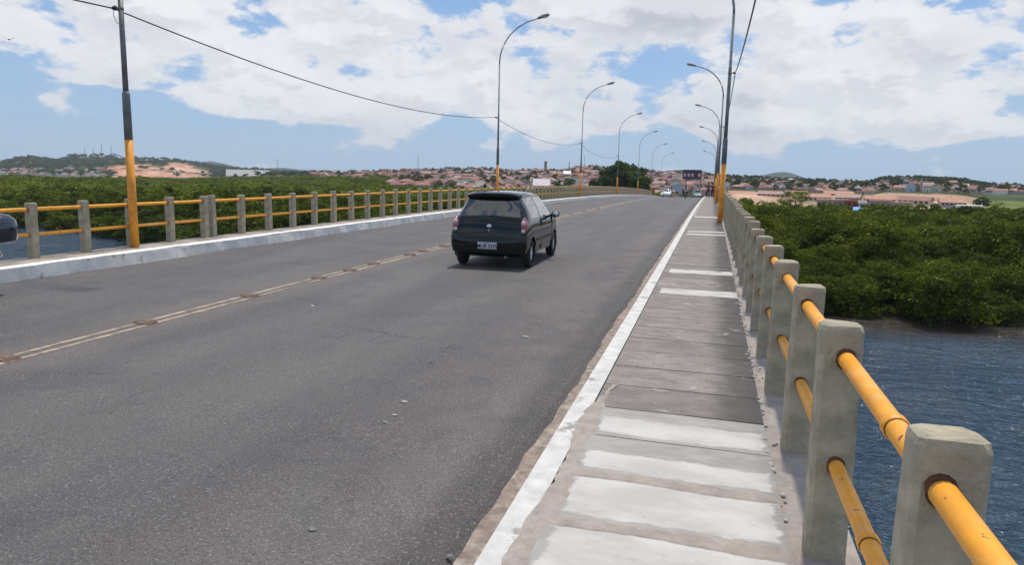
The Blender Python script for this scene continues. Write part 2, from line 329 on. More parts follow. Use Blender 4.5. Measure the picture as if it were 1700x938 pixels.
def terrain_mat():
    m = bpy.data.materials.new('terrain'); m.use_nodes = True; t = m.node_tree; b = t.nodes['Principled BSDF']; g = G(t)
    at = t.nodes.new('ShaderNodeAttribute'); at.attribute_name = 'col'
    pos = t.nodes.new('ShaderNodeNewGeometry').outputs['Position']
    f = g.ss(g.noise(pos, .045, 8, .65), .3, .7, .55, 1.4)
    n = t.nodes.new('ShaderNodeVectorMath'); n.operation = 'SCALE'; t.links.new(at.outputs['Color'], n.inputs[0]); t.links.new(f, n.inputs[3])
    t.links.new(n.outputs[0], b.inputs['Base Color']); b.inputs['Roughness'].default_value = .95; b.inputs['Specular IOR Level'].default_value = .1
    bp = t.nodes.new('ShaderNodeBump'); bp.inputs['Strength'].default_value = .8; bp.inputs['Distance'].default_value = 5.0
    t.links.new(g.noise(pos, .06, 7, .7), bp.inputs['Height']); t.links.new(bp.outputs[0], b.inputs['Normal']); return m
M['terrain'] = terrain_mat()

# ------------------------------------------------------------------ helpers
def mesh(name, vs, fs, mats, midx=None, smooth=False):
    me = bpy.data.meshes.new(name); me.from_pydata([tuple(v) for v in vs], [], [tuple(f) for f in fs])
    for m in (mats if isinstance(mats, (list, tuple)) else [mats]): me.materials.append(m)
    if midx is not None: me.polygons.foreach_set('material_index', midx)
    if smooth: me.polygons.foreach_set('use_smooth', [True]*len(me.polygons))
    me.update(); return me
def link(name, data, parent=None, loc=(0, 0, 0), rot=(0, 0, 0), scale=(1, 1, 1)):
    o = bpy.data.objects.new(name, data); C.objects.link(o); o.location = loc; o.rotation_euler = rot; o.scale = scale
    if parent: o.parent = parent
    return o
def tag(o, label=None, cat=None, group=None, kind=None):
    if label: o['label'] = label
    if cat: o['category'] = cat
    if group: o['group'] = group
    if kind: o['kind'] = kind
    return o
def empty(name, loc=(0, 0, 0), rz=0.0, **kw):
    o = link(name, None, None, loc, (0, 0, rz)); o.empty_display_size = .2; return tag(o, **kw)
def kids(o): return [c for c in o.children]
def copy_tree(o, parent=None):
    c = o.copy(); C.objects.link(c)
    if parent: c.parent = parent
    for k in kids(o): copy_tree(k, c)
    return c
class MB:
    def __init__(s): s.v = []; s.f = []; s.m = []
    def add(s, vs, fs, mi=0):
        o = len(s.v); s.v += [tuple(v) for v in vs]; s.f += [tuple(i+o for i in f) for f in fs]; s.m += [mi]*len(fs)
    def box(s, x0, x1, y0, y1, z0, z1, mi=0):
        s.add([(x0,y0,z0),(x1,y0,z0),(x1,y1,z0),(x0,y1,z0),(x0,y0,z1),(x1,y0,z1),(x1,y1,z1),(x0,y1,z1)],
              [(0,3,2,1),(4,5,6,7),(0,1,5,4),(1,2,6,5),(2,3,7,6),(3,0,4,7)], mi)
    def tube(s, pts, r, n=8, mi=0, cap=True):
        pts = [Vector(p) for p in pts]; k = len(pts); rs = r if isinstance(r, (list, tuple)) else [r]*k; vs = []
        for i, p in enumerate(pts):
            t = (pts[min(i+1, k-1)]-pts[max(i-1, 0)]).normalized(); a = Vector((0, 0, 1)) if abs(t.z) < .9 else Vector((1, 0, 0))
            u = t.cross(a).normalized(); v = t.cross(u)
            for j in range(n): th = 2*math.pi*j/n; vs.append(p+(u*math.cos(th)+v*math.sin(th))*rs[i])
        fs = [(i*n+j, i*n+(j+1) % n, (i+1)*n+(j+1) % n, (i+1)*n+j) for i in range(k-1) for j in range(n)]
        if cap: fs += [tuple(range(n))[::-1], tuple((k-1)*n+j for j in range(n))]
        s.add(vs, fs, mi)
    def ell(s, c, r, mi=0, nu=10, nv=7):
        vs = []; fs = []
        for i in range(nv+1):
            ph = math.pi*i/nv
            for j in range(nu): th = 2*math.pi*j/nu; vs.append((c[0]+r[0]*math.sin(ph)*math.cos(th), c[1]+r[1]*math.sin(ph)*math.sin(th), c[2]+r[2]*math.cos(ph)))
        for i in range(nv):
            for j in range(nu): fs.append((i*nu+j, (i+1)*nu+j, (i+1)*nu+(j+1) % nu, i*nu+(j+1) % nu))
        s.add(vs, fs, mi)
    def mesh(s, name, mats, smooth=False): return mesh(name, s.v, s.f, mats, s.m, smooth)
    def obj(s, name, mats, parent=None, smooth=False, **kw): return link(name, s.mesh(name, mats, smooth), parent, **kw)
def shade_auto(o, deg=35):
    me = o.data; bm = bmesh.new(); bm.from_mesh(me)
    bmesh.ops.remove_doubles(bm, verts=bm.verts, dist=1e-4)
    for f in bm.faces: f.smooth = True
    for e in bm.edges: e.smooth = e.calc_face_angle(0) < math.radians(deg)
    bmesh.ops.recalc_face_normals(bm, faces=bm.faces)
    bm.to_mesh(me); bm.free(); return o

# longitudinal profile of the bridge: rises, crests, falls away
def dz(y):
    if y < 150: return .0145*y-.00014*y*y
    return (.0145*150-.00014*22500)+(y-150)*(.0145-.042)
def slope(y): return .0145-.00028*min(y, 150)
ROAD = -.25            # carriageway below the walkway

# ------------------------------------------------------------------ water, terrain
WZ = HE-8.0
wat = link('river', mesh('river', [(-900, -500, WZ), (500, -500, WZ), (500, 500, WZ), (-900, 500, WZ)], [(0, 1, 2, 3)], M['water'])); tag(wat, kind='structure')

SH = [(-400, 175), (-200, 122), (-118, 88), (-94, 72.5), (-79, 69.5), (-61, 61.5), (-44, 54), (-25, 48), (0, 45.2), (7, 45), (10, 46.5), (14, 45.2), (17, 46), (19.2, 50.5), (22, 50.5), (27, 49), (40, 53), (80, 62), (200, 90), (500, 150)]
SHX = [p[0] for p in SH]; SHY = [p[1] for p in SH]
def shore(x): return np.interp(x, SHX, SHY)
# skylines seen from the bridge: distance, width of the rise, and profile of the ridge
def curve(pts): xs = [p[0] for p in pts]; ys = [p[1] for p in pts]; return lambda px: np.interp(px, xs, ys)
rA = curve([(-2500, 272), (-600, 268), (-300, 262), (-120, 270), (-40, 276), (0, 273), (28, 265), (55, 261.5), (80, 265), (100, 267), (110, 261), (120, 257.5), (140, 259), (160, 258.5), (200, 260), (250, 263), (290, 265), (325, 271), (350, 275), (400, 281), (450, 284), (560, 288), (700, 296)])
rB = curve([(-2500, 275), (0, 279), (290, 276), (315, 271), (335, 268), (352, 267.5), (370, 271), (390, 276), (405, 281), (420, 279), (450, 278.5), (490, 280), (530, 284), (580, 287), (700, 290), (1050, 298), (1085, 288), (1110, 283.5), (1133, 282), (1165, 287), (1190, 296), (1245, 298), (1262, 292), (1280, 288), (1297, 286), (1312, 288), (1330, 294), (1346, 301), (1380, 309), (1700, 318), (2500, 314), (6000, 322)])
rC = curve([(-4000, 300), (380, 296), (430, 291), (560, 291), (640, 288.5), (700, 287), (760, 284.5), (800, 285), (850, 287.5), (940, 286), (960, 281.5), (985, 280.5), (1010, 285), (1060, 289), (1100, 290), (1130, 289.5), (1175, 294), (1200, 297), (1250, 299), (1300, 302), (1400, 306), (1440, 308), (1470, 301), (1500, 300.5), (1530, 301), (1560, 302.5), (1600, 305), (1640, 312), (1660, 310.5), (1680, 311), (1720, 314), (1900, 318), (2600, 316), (6000, 322)])
def sm(x): x = np.clip(x, 0, 1); return x*x*(3-2*x)
FLAT = WZ+.35
def ground(x, y):
    x = np.asarray(x, float); y = np.asarray(y, float)
    D = np.hypot(x, y); a = np.arctan2(x, y); px = pxaz(a); h0 = 280.3+px*.02271
    # slant factor between radial distance and image depth
    def top(r, Dr):
        ang = np.cos(a+YAW); depth = np.maximum(ang, .3)
        return HE+(h0-r(px))/1133.3*Dr*depth*1.0
    z = np.full_like(D, FLAT)
    z = z+.0
    tC = top(rC, 760); D0 = 235-85*sm((px-1170)/60); pC = np.where(D < 760, np.clip((D-D0)/(760-D0), 0, 1)**(1.0-.18*sm((px-1170)/60)), 1-sm((D-800)/500)*.6)
    z = np.maximum(z, FLAT+(tC-FLAT)*pC)
    tA = top(rA, 1700); pA = np.where(D < 1700, sm((D-950)/750), 1-sm((D-1750)/700)*.8)
    z = np.maximum(z, FLAT+(tA-FLAT)*pA*np.where(px < 700, 1, 0))
    tB = top(rB, 2900); pB = np.where(D < 2900, sm((D-1900)/1000), 1-sm((D-3000)/1200)*.8)
    z = np.maximum(z, FLAT+(tB-FLAT)*pB)
    und = np.sin(x*.02+y*.013)*np.cos(y*.017-x*.008)
    z = z+und*np.clip((D-300)/900, 0, 1)*1.2
    rg = np.abs(np.sin(x*.011+1.3*np.sin(y*.007))*np.cos(y*.009+1.1*np.sin(x*.006)))+.5*np.abs(np.sin(x*.027+y*.01)*np.cos(y*.023-x*.012))
    z = z-rg*np.clip((D-1000)/500, 0, 1)*np.clip((z-FLAT)/30, 0, 1)*9*np.where(px < 700, 1, 0)
    s = y-shore(x)
    bk = -y-130-.1*np.abs(x)
    z = np.where(bk > 0, FLAT+6*sm(bk/12)+3*np.sin(x*.05)*np.sin(y*.07), z); s = np.where(bk > 0, 99, s)
    return np.where(s < 0, WZ-1.0, np.where(s < 7, WZ-1.0+(z-WZ+1.0)*sm((s-.6)/5.5), z))
def gz(x, y): return float(ground(x, y))
def fbm(x, y, s):
    v = 0; a = 1
    for i in range(5):
        v = v+a*np.sin(x*s*1.7+np.cos(y*s*1.3+i)*1.9+i*2.1)*np.cos(y*s*1.5+np.sin(x*s*1.1-i)*1.7+i*1.3); s = s*2.03; a *= .55
    return v
azs = np.concatenate([np.radians(np.arange(-180, -66, 2.0)), np.radians(np.arange(-66, 34, .22)), np.radians(np.arange(34, 180.5, 2.0))])
rad = np.concatenate([np.arange(40, 130, 3.0), 130*1.028**np.arange(0, 125)]); rad = rad[rad < 5200]
AA, RR = np.meshgrid(azs, rad); XX = RR*np.sin(AA); YY = RR*np.cos(AA); ZZ = ground(XX, YY)
nr, nc = XX.shape
tv = np.stack([XX.ravel(), YY.ravel(), ZZ.ravel()], 1)
ii = np.arange(nr*nc).reshape(nr, nc)
tf = np.stack([ii[:-1, :-1].ravel(), ii[:-1, 1:].ravel(), ii[1:, 1:].ravel(), ii[1:, :-1].ravel()], 1)
tme = bpy.data.meshes.new('terrain'); tme.from_pydata(tv.tolist(), [], tf.tolist()); tme.materials.append(M['terrain'])
tme.polygons.foreach_set('use_smooth', [True]*len(tme.polygons))
PX = pxaz(AA); n1 = fbm(XX, YY, .012); n2 = fbm(XX, YY, .035)
col = np.zeros((nr, nc, 4)); col[..., 3] = 1
def paint(mask, c):
    mask = np.clip(mask, 0, 1)[..., None]; col[..., :3] = col[..., :3]*(1-mask)+np.array(c)*mask
col[..., :3] = (.030, .038, .014)
paint((RR > 330)*1.0, (.055, .085, .03)); paint(sm(n1*.5+.2)*(RR > 330), (.095, .115, .045))
# yellow-green field on far right
paint((PX > 1610)*(RR > 170)*(RR < 330)*1.0, (.15, .17, .05))
# bare orange earth: works site across the river on the right
paint(sm((PX-1195)/30)*sm((1645-PX)/20)*sm((RR-138)/8)*sm((345+n2*20-RR)/20), (.50, .33, .23))
paint(sm((PX-1195)/30)*sm((1400-PX)/60)*sm((RR-138)/8)*sm((165-RR)/10), (.52, .42, .31))
paint(sm((PX-1300)/30)*sm((1645-PX)/20)*sm((fbm(XX, YY, .04)-.1)*2)*sm((RR-150)/8)*sm((345-RR)/20)*.8, (.26, .20, .12))
# quarried hillside on the left
q = sm((PX-178)/30)*sm((372-PX)/60)*sm((RR-960)/40)
def earth(px, D, x, y):
    n3 = fbm(x, y, .018); e = sm((px-176-n3*9)/14)*sm((376-px)/70)*sm((D-955)/30)
    low = sm((1430+n3*150-(px-180)*.7-D)/30); hi = sm(n3*2.2-.15)*sm((px-200)/20)*sm((345-px)/20)*sm((1680-D)/30)
    return e*np.maximum(low, hi)
EM = earth(PX, RR, XX, YY); paint(EM, (.50, .25, .16)); paint(EM*sm(fbm(XX, YY, .05)*1.2), (.60, .38, .27))
paint(sm((RR-2100)/200)*1.0, (.030, .052, .030)); paint(sm((PX-380)/20)*sm((560-PX)/50)*(RR > 900)*(RR < 1700)*sm(n1+.3)*.6, (.16, .18, .07))
at = tme.color_attributes.new('col', 'FLOAT_COLOR', 'POINT'); at.data.foreach_set('color', col.reshape(-1).astype(np.float32))
tag(link('terrain', tme), kind='structure')

# ------------------------------------------------------------------ bridge deck, carriageway, kerbs
ys = list(np.arange(-8, 160, 1.5))+list(np.arange(160, 345, 8.0))
def strip(name, xa, xb, za, m, ylist=ys, fx0=None, fx1=None, skirt=0.0):
    vs = []; fs = []; n = 2
    for i, y in enumerate(ylist):
        x0 = fx0(y) if fx0 else xa; x1 = fx1(y) if fx1 else xb
        vs += [(x0, y, dz(y)+za), (x1, y, dz(y)+za)]
        if i: k = 2*i; fs.append((k-2, k-1, k+1, k))
    return mesh(name, vs, fs, m)
XL, XR = -10.45, -.86          # kerb faces
tag(link('road', strip('road', XL-.02, XR-.1, ROAD, M['gutter'])), kind='structure')
rj = random.Random(3)
fy = list(np.arange(-4, 40, .07))+list(np.arange(40, 345, 2.0))
jag = {}
def jx(y): return -1.13+.014*math.sin(y*1.3)+.008*math.sin(y*5.3+1)+.006*math.sin(y*13)+rj.uniform(-.003, .003)
vs = []; fs = []
for i, y in enumerate(fy):
    x1 = jx(y); z = dz(y)+ROAD+.03
    vs += [(XL+.05+.03*math.sin(y*1.3)+rj.uniform(-.02, .02), y, z), (x1, y, z), (x1+.05, y, z-.028)]
    if i: k = 3*i; fs += [(k-3, k-2, k+1, k), (k-2, k-1, k+2, k+1)]
tag(link('asphalt_surface', mesh('asphalt_surface', vs, fs, M['asphalt'])), kind='structure')
# double centre line
for c, ph in ((-6.42, 0.0), (-6.25, 2.0)):
    vs = []; fs = []; prev = None
    for i, y in enumerate(np.arange(-3, 160, .12)):
        worn = c > -6.3 and (math.sin(y*1.9+ph)+math.sin(y*.83+1) > 1.25)
        hw = .034+rj.uniform(-.008, .006); k = len(vs)
        vs += [(c-hw, y, dz(y)+ROAD+.034), (c+hw, y, dz(y)+ROAD+.034)]
        if i and not worn: fs.append((k-2, k-1, k+1, k))
    o = link('centre_line', mesh('centre_line', vs, fs, M['line'])); tag(o, kind='structure')
# left kerb + narrow walkway, built as a solid step
def solid(name, x0, x1, ztop, zbot, m, ylist=ys, wob=0.0):
    vs = []; fs = []
    for i, y in enumerate(ylist):
        w0 = rj.uniform(-wob, wob); w1 = rj.uniform(-wob, wob)
        vs += [(x0, y, dz(y)+zbot), (x0, y, dz(y)+ztop), (x1+w0, y, dz(y)+ztop+w1*.5), (x1+w1*.6, y, dz(y)+zbot)]
        if i:
            k = 4*i
            for a in range(4): b = (a+1) % 4; fs.append((k-4+a, k+a, k+b, k-4+b))
    fs += [(0, 1, 2, 3), tuple(len(vs)-4+q for q in (3, 2, 1, 0))]
    return mesh(name, vs, fs, m)
kys = list(np.arange(-6, 60, .35))+list(np.arange(60, 345, 4.0))
kl = link('kerb', solid('kerb', -10.72, XL, .0, ROAD-.05, M['kerb_white'], kys, .02)); tag(kl, kind='structure')
tag(link('left_pavement', solid('left_pavement', -11.46, -10.722, -.012, -.45, M['side_concrete'])), kind='structure')
tag(link('bridge_deck', solid('bridge_deck', -11.62, .74, -.46, -1.5, M['deck'])), kind='structure')
tag(link('kerb', solid('kerb', XR, -.722, .004, ROAD-.03, M['kerb_line'], kys, .0)), kind='structure')
swalk = link('right_pavement', solid('right_pavement', -.713, .72, -.004, -.45, M['mortar'])); tag(swalk, kind='structure')

# transverse slabs of the right-hand walkway
def slab_mesh(seed, w=1.0, y1=.51, wav=.008, h=.006):
    r = random.Random(seed); n = 15; a = []; b = []
    x0, x1 = (-.655 if w else -.705), .43
    for i in range(n+1):
        x = x0+(x1-x0)*i/n
        a.append((x, .012+r.uniform(-wav, wav)+wav*2*math.sin(i*.55+seed))); b.append((x, y1-.012+r.uniform(-wav, wav)+wav*2*math.sin(i*.5+seed*2)))
    ring = a+b[::-1]; k = len(ring)
    vs = [(x, y, h) for x, y in ring]+[(x*1.002, y, -.02) for x, y in ring]
    fs = [tuple(range(k))]+[(i, i+k, (i+1) % k+k, (i+1) % k) for i in range(k)]
    return vs, fs
SP = .545
protos = {}
def yslab(k): return 3.02+SP*k
whites = {12: 1, 16: 1, 31: 1, 33: 1, 48: 2, 49: 1, 51: 2, 53: 2, 67: 1}
for k in range(-5, 50):
    near = k < 3
    kindk = {1: 'slab_half', 2: 'slab_half2'}.get(k) or ('slab_white' if near else ('slab_faded' if whites.get(k) else 'slab'))
    key = (k % 5, kindk, k < 3)
    if key not in protos:
        vs, fs = slab_mesh(k, 1.0 if k < 3 else 0.0, y1=SP+.010, wav=.0010, h=.006); protos[key] = mesh('slab', vs, fs, M[kindk])
    me = protos[key]
    y = yslab(k)
    o = link('slab', me, swalk, (0, y, dz(y)+rj.uniform(-.0015, .0015)), (math.atan(slope(y))+rj.uniform(-.003, .003), rj.uniform(-.001, .001), rj.uniform(-.003, .003)))
    if kindk != 'slab': o['label'] = 'whitewashed walkway slab'
mb = MB()
for k in range(50, 260):
    y = yslab(k); z0 = dz(y); z1 = dz(y+SP)
    mb.add([(-.61, y+.01, z0+.006), (.42, y+.01, z0+.006), (.42, y+SP-.01, z1+.006), (-.61, y+SP-.01, z1+.006)], [(0, 1, 2, 3)], whites.get(k, 0) and 1)
o = mb.obj('distant_slab', [M['slab'], M['slab_faded']], swalk); o['kind'] = 'stuff'
# cement smears and trowelled joints over the near slabs
def band(y0, y1, m, name, x0=-.66, x1=.44, seed=0, amp=.02, h=.005, sk=0.0):
    r = random.Random(seed); n = 40; a = []; b = []
    for i in range(n+1):
        t = i/n; x = x0+(x1-x0)*t
        a.append((x, y0+sk*t+amp*math.sin(t*7+seed)+r.uniform(-.35, .35)*amp)); b.append((x, y1+sk*t+amp*math.sin(t*5+seed*2)+r.uniform(-.5, .5)*amp))
    vs = []; fs = []
    for i in range(n+1):
        for (x, y), dh in ((a[i], -.004), ((a[i][0], a[i][1]*.8+b[i][1]*.2), h), ((a[i][0], a[i][1]*.2+b[i][1]*.8), h), (b[i], -.004)):
            vs.append((x, y, dz(y)+.006+dh))
        if i: k = 4*i; fs += [(k-4+q, k+q, k+q+1, k-3+q) for q in range(3)]
    o = link(name, mesh(name, vs, fs, m), swalk)
    o['label'] = 'trowelled mortar band across whitewashed slabs' if 'joint' in name else 'smear of grey cement across slab'
for i, (a, b) in enumerate([(.76, .88), (1.30, 1.43), (1.85, 1.99), (2.39, 2.54), (2.93, 3.06), (3.48, 3.60)]): band(a, b, M['mortar'], 'mortar_joint', seed=i+1, amp=.012)
# longitudinal mortar fillet beside the white kerb line
vs = []; fs = []
for i, y in enumerate(np.arange(.5, 5.2, .06)):
    wl = -.735+.02*math.sin(y*4)+rj.uniform(-.012, .012); wr = -.625+.018*math.sin(y*6+1)+rj.uniform(-.012, .012)
    if y > 4.6: wl += (y-4.6)*.12; 
    z = dz(y)
    vs += [(wl, y, z+.0065), (wl+.03, y, z+.012+rj.uniform(-.001, .001)), (wr-.03, y, z+.012+rj.uniform(-.001, .001)), (wr, y, z+.004)]
    if i: k = 4*i; fs += [(k-4+q, k-3+q, k+q+1, k+q) for q in range(3)]
o = link('mortar_fillet', mesh('mortar_fillet', vs, fs, M['mortar']), swalk)

# ------------------------------------------------------------------ railings
def post_mesh(wx=.165, wy=.13, h=1.0, seed=0):
    c = .016; r = random.Random(seed); vs = []; fs = []
    def ring(z, ins):
        hx = wx/2-ins; hy = wy/2-ins; k = c
        return [(-hx+k, -hy, z), (hx-k, -hy, z), (hx, -hy+k, z), (hx, hy-k, z), (hx-k, hy, z), (-hx+k, hy, z), (-hx, hy-k, z), (-hx, -hy+k, z)]
    levels = [(-.3, 0), (.2, .001), (.45, 0), (.7, .0005), (h-.028, 0), (h-.008, .006), (h, .020)]
    for z, ins in levels:
        vs += [(x+r.uniform(-.003, .003), y+r.uniform(-.003, .003), zz_+(r.uniform(-.004, .004) if z > .8 else 0)) for x, y, zz_ in ring(z, ins)]
    for l in range(len(levels)-1):
        for j in range(8): fs.append((l*8+j, l*8+(j+1) % 8, (l+1)*8+(j+1) % 8, (l+1)*8+j))
    L_ = len(levels)-1; fs.append(tuple(L_*8+j for j in range(8)))
    return mesh('post', vs, fs, M['post'])
PM = [post_mesh(seed=i) for i in range(5)]
def rail_mesh(L, r, coupling=False, wy=.13):
    mb = MB(); n = 14
    mb.tube([(0, wy/2-.01, 0), (0, L-wy/2+.01, 0)], r, n, 0, False)
    for yy in (wy/2, L-wy/2):
        s = 1 if yy < L/2 else -1
        q0 = len(mb.v); mb.tube([(0, yy-.004*s, 0), (0, yy+.003*s, 0), (0, yy+.009*s, 0)], [r*1.30, r*1.25, r*1.02], n, 1, True)
        for q in range(q0, len(mb.v)):
            px_, py_, pz_ = mb.v[q]; k_ = .80+.26*abs(math.sin(q*12.9898+yy*7))
            if math.hypot(px_, pz_) > r*1.1: mb.v[q] = (px_*k_, py_, pz_*k_)
    if coupling:
        c0 = .36 if r > .0335 else .52
        mb.tube([(0, c0, 0), (0, c0+.005, 0), (0, c0+.045, 0), (0, c0+.055, 0)], [r, r*1.20, r*1.17, r], n, 0, False)
        mb.tube([(0, c0-.003, 0), (0, c0+.003, 0)], [r*1.02, r*1.10], n, 1, False)
    me = mb.mesh('rail', [M['yellow'], M['rust']], True); return me
def railing(label, x, ylist, H=1.0, rad_=.034, lean=0.0, coup=(), cat='railing', group=None):
    root = empty('bridge_railing', (x, ylist[0], dz(ylist[0])), label=label, cat=cat, group=group)
    inv = Vector((x, ylist[0], dz(ylist[0]))); cache = {}
    for i, y in enumerate(ylist):
        p = link('post', PM[(i*7) % 5], root, Vector((x+rj.uniform(-.008, .008)+(.022 if abs(y-1.845) < .01 else 0), y, dz(y)-.01))-inv, (rj.uniform(-.012, .012), rj.uniform(-.012, .012), rj.uniform(-.03, .03)), (1, 1, H*rj.uniform(.985, 1.012)))
        if i < len(ylist)-1:
            y2 = ylist[i+1]; L = math.hypot(y2-y, dz(y2)-dz(y)); key = round(L, 2); ang = math.atan((dz(y2)-dz(y))/(y2-y))
            for hh, nm in ((.865, 'upper_rail'), (.415, 'lower_rail')):
                cp = i in coup
                kk = (key, cp, hh)
                if kk not in cache: cache[kk] = rail_mesh(L, rad_ if hh > .5 else rad_*.93, cp)
                link(nm, cache[kk], root, Vector((x, y, dz(y)+hh*H))-inv, (ang, 0, 0))
    return root
yr = [1.845-1.2*3, 1.845-1.2*2, 1.845-1.2, 1.845, 3.09, 4.30]+[5.45+1.12*k for k in range(110)]
railing('right bridge railing of grey concrete posts and two yellow pipes', .578, yr, 1.035, coup=(3, 8, 14, 23))
yl1 = [13.33-1.06*k for k in range(12)][::-1]
railing('near left stretch of bridge railing behind the first lamp pole', -11.32, yl1, .97, coup=(2, 7), group=None)
yl2 = [13.60]+[14.66+1.10*k for k in range(112)]
railing('long left stretch of yellow-pipe bridge railing running past the dark hatchback', -11.32, yl2, .97)
# crumbled mortar round the feet of the right posts
mb = MB(); rr_ = random.Random(5)
for y in np.arange(1.0, 14, .035):
    if rr_.random() < .6 and math.sin(y*3.3)+math.sin(y*7.7) > -.6:
        s = rr_.uniform(.004, .015); x = .445+rr_.gauss(0, .02)
        mb.ell((x, y+rr_.uniform(-.03, .03), dz(y)+.006), (s*1.3, s*1.3, s*.8), 0, 6, 4)
o = mb.obj('crumbled_mortar', [M['mortar_grey']]); tag(o, 'crumbled pale mortar lumps along the feet of the right railing posts', 'rubble', kind='stuff')

# ------------------------------------------------------------------ street lamps
def lamp(name, x, y, side, thick, label, group, wire_h, H=7.4, reach=2.3):
    root = empty(name, (x, y, dz(y)), 0 if side > 0 else math.pi, label=label, cat='street lamp', group=group)
    r = .072*thick
    b = MB(); b.tube([(0, 0, -.05), (0, 0, 2.12)], [r*1.08, r], 14); b.obj('painted_base', M['orange_band'], root, True)
    b = MB(); b.tube([(0, 0, 2.12), (0, 0, 3.0), (0, 0, 3.06)], [r, r*.96, r*.7], 14)
    b.tube([(0, 0, 3.06), (0, 0, 4.0), (0, 0, wire_h+.2)], [r*.70, r*.66, r*.64], 12); b.obj('lower_pole', M['dark_steel'], root, True)
    b = MB(); b.tube([(0, 0, wire_h+.2), (0, 0, wire_h+.22), (0, 0, H)], [r*.64, r*.55, r*.50], 12); b.obj('upper_pole', M['grey_steel'], root, True)
    pts = []
    for i in range(15):
        t = i/14*math.radians(74); R = 2.15
        pts.append((R*(1-math.cos(t))*1.05, 0, H+R*math.sin(t)*1.0))
    ex, ez = pts[-1][0], pts[-1][2]; pts.append((ex+.38, 0, ez+.11))
    b = MB(); b.tube(pts, [r*.50-r*.12*i/15 for i in range(16)], 10); b.obj('curved_arm', M['grey_steel'], root, True)
    hx, hz_ = pts[-1][0], pts[-1][2]
    b = MB()
    b.tube([(hx-.05, 0, hz_-.015), (hx+.08, 0, hz_+.03), (hx+.30, 0, hz_+.095), (hx+.52, 0, hz_+.15), (hx+.60, 0, hz_+.155)], [.035, .075, .095, .085, .04], 12)
    hd = b.obj('lamp_head', M['lamp_head'], root, True)
    b = MB(); b.ell((hx+.33, 0, hz_+.045), (.20, .075, .055)); b.obj('lamp_lens', M['lens'], hd, True)
    # bracket and insulator on the outer side
    b = MB(); b.tube([(0, 0, wire_h), (-.11, 0, wire_h+.02)], .012, 6); b.tube([(0, 0, wire_h-.03), (0, 0, wire_h+.03)], r*.72, 12); br = b.obj('wire_bracket', M['dark_steel'], root, True)
    b = MB(); b.tube([(-.10, 0, wire_h+.02), (-.12, 0, wire_h+.02), (-.125, 0, wire_h+.02), (-.16, 0, wire_h+.02), (-.165, 0, wire_h+.02), (-.2, 0, wire_h+.02)], [.02, .05, .025, .045, .02, .03], 10); b.obj('insulator', M['porcelain'], br, True)
    return root
LY = [11.1+24.4*k for k in range(-1, 7)]
names = ['', 'nearest left lamp pole with orange base standing before the mangrove', 'left lamp post whose orange base rises behind the dark hatchback roof', 'third left lamp post, curved arm over the road, orange base by the far railing',
         'fourth left lamp post, in front of the dark green roadside trees', 'fifth left lamp post just beyond the roadside trees', 'sixth left lamp post, small against the sky', 'farthest and smallest left lamp post']
for i, y in enumerate(LY):
    if i == 0: continue
    lamp('street_lamp', -11.13, y, 1, 1.0 if i > 1 else 1.05, names[i], 'lamp posts along the left side of the bridge', 4.60)
RY = [26.6+24.9*k for k in range(0, 6)]
rn = ['nearest right lamp pole, tall and thick with orange base, standing on the walkway', 'second right lamp post, its arm the highest of the curved arms on the right', 'third right lamp post, its curved arm just below the highest one',
      'fourth right lamp post, small arm near the vanishing walkway', 'fifth right lamp post, tiny arm near the horizon', 'farthest right lamp post, barely visible beyond the others']
for i, y in enumerate(RY):
    lamp('street_lamp', .36, y, -1, 1.32, rn[i], 'lamp posts along the right walkway', 5.35)
def wire(a, b, sag, label, grp, r=.011):
    pts = []
    for i in range(25):
        t = i/24; p = Vector(a).lerp(Vector(b), t); p.z -= 4*sag*t*(1-t); pts.append(p)
    m_ = MB(); m_.tube(pts, r, 6); o = m_.obj('overhead_wire', M['wire'], None, True); tag(o, label, 'wire', grp)
wl = ['black wire entering at top left and ending at the nearest left lamp pole', 'black wire sagging across the sky between the first and second left lamp poles', 'wire sagging between the second and third left lamp posts', 'wire between the third and fourth left lamp posts', 'wire between the fourth and fifth left lamp posts', 'wire between the fifth and sixth left lamp posts', 'farthest left wire']
for i in range(5):
    y0, y1 = LY[i], LY[i+1]
    wire((-11.13-.2, y0, dz(y0)+4.62), (-11.13-(.2 if i == 0 else .12), y1, dz(y1)+4.62), .62 if i else .3, wl[i], 'wires between the left lamp posts', .014 if i < 2 else .012)
wr_ = ['black wire rising from the nearest right lamp pole out of the top of the picture', 'wire running on from the nearest right lamp pole to the second', 'wire between the second and third right lamp posts']
for i, (y0, y1) in enumerate([(RY[0]-24.9, RY[0]), (RY[0], RY[1]), (RY[1], RY[2])]):
    wire((.36+.18, y0, dz(y0)+5.37), (.36+.18, y1, dz(y1)+5.37), .55, wr_[i], 'wires between the right lamp posts', .016)
# loop of cable hanging from the nearest insulator
m_ = MB(); y = LY[1]; z = dz(y)+4.62
m_.tube([(-11.13-.16, y, z), (-11.13-.19, y, z-.12), (-11.13-.12, y, z-.27), (-11.13-.03, y, z-.30)], .006, 6)
tag(m_.obj('cable_loop', M['wire'], None, True), 'thin cable loop hanging below the insulator of the nearest left pole', 'cable')

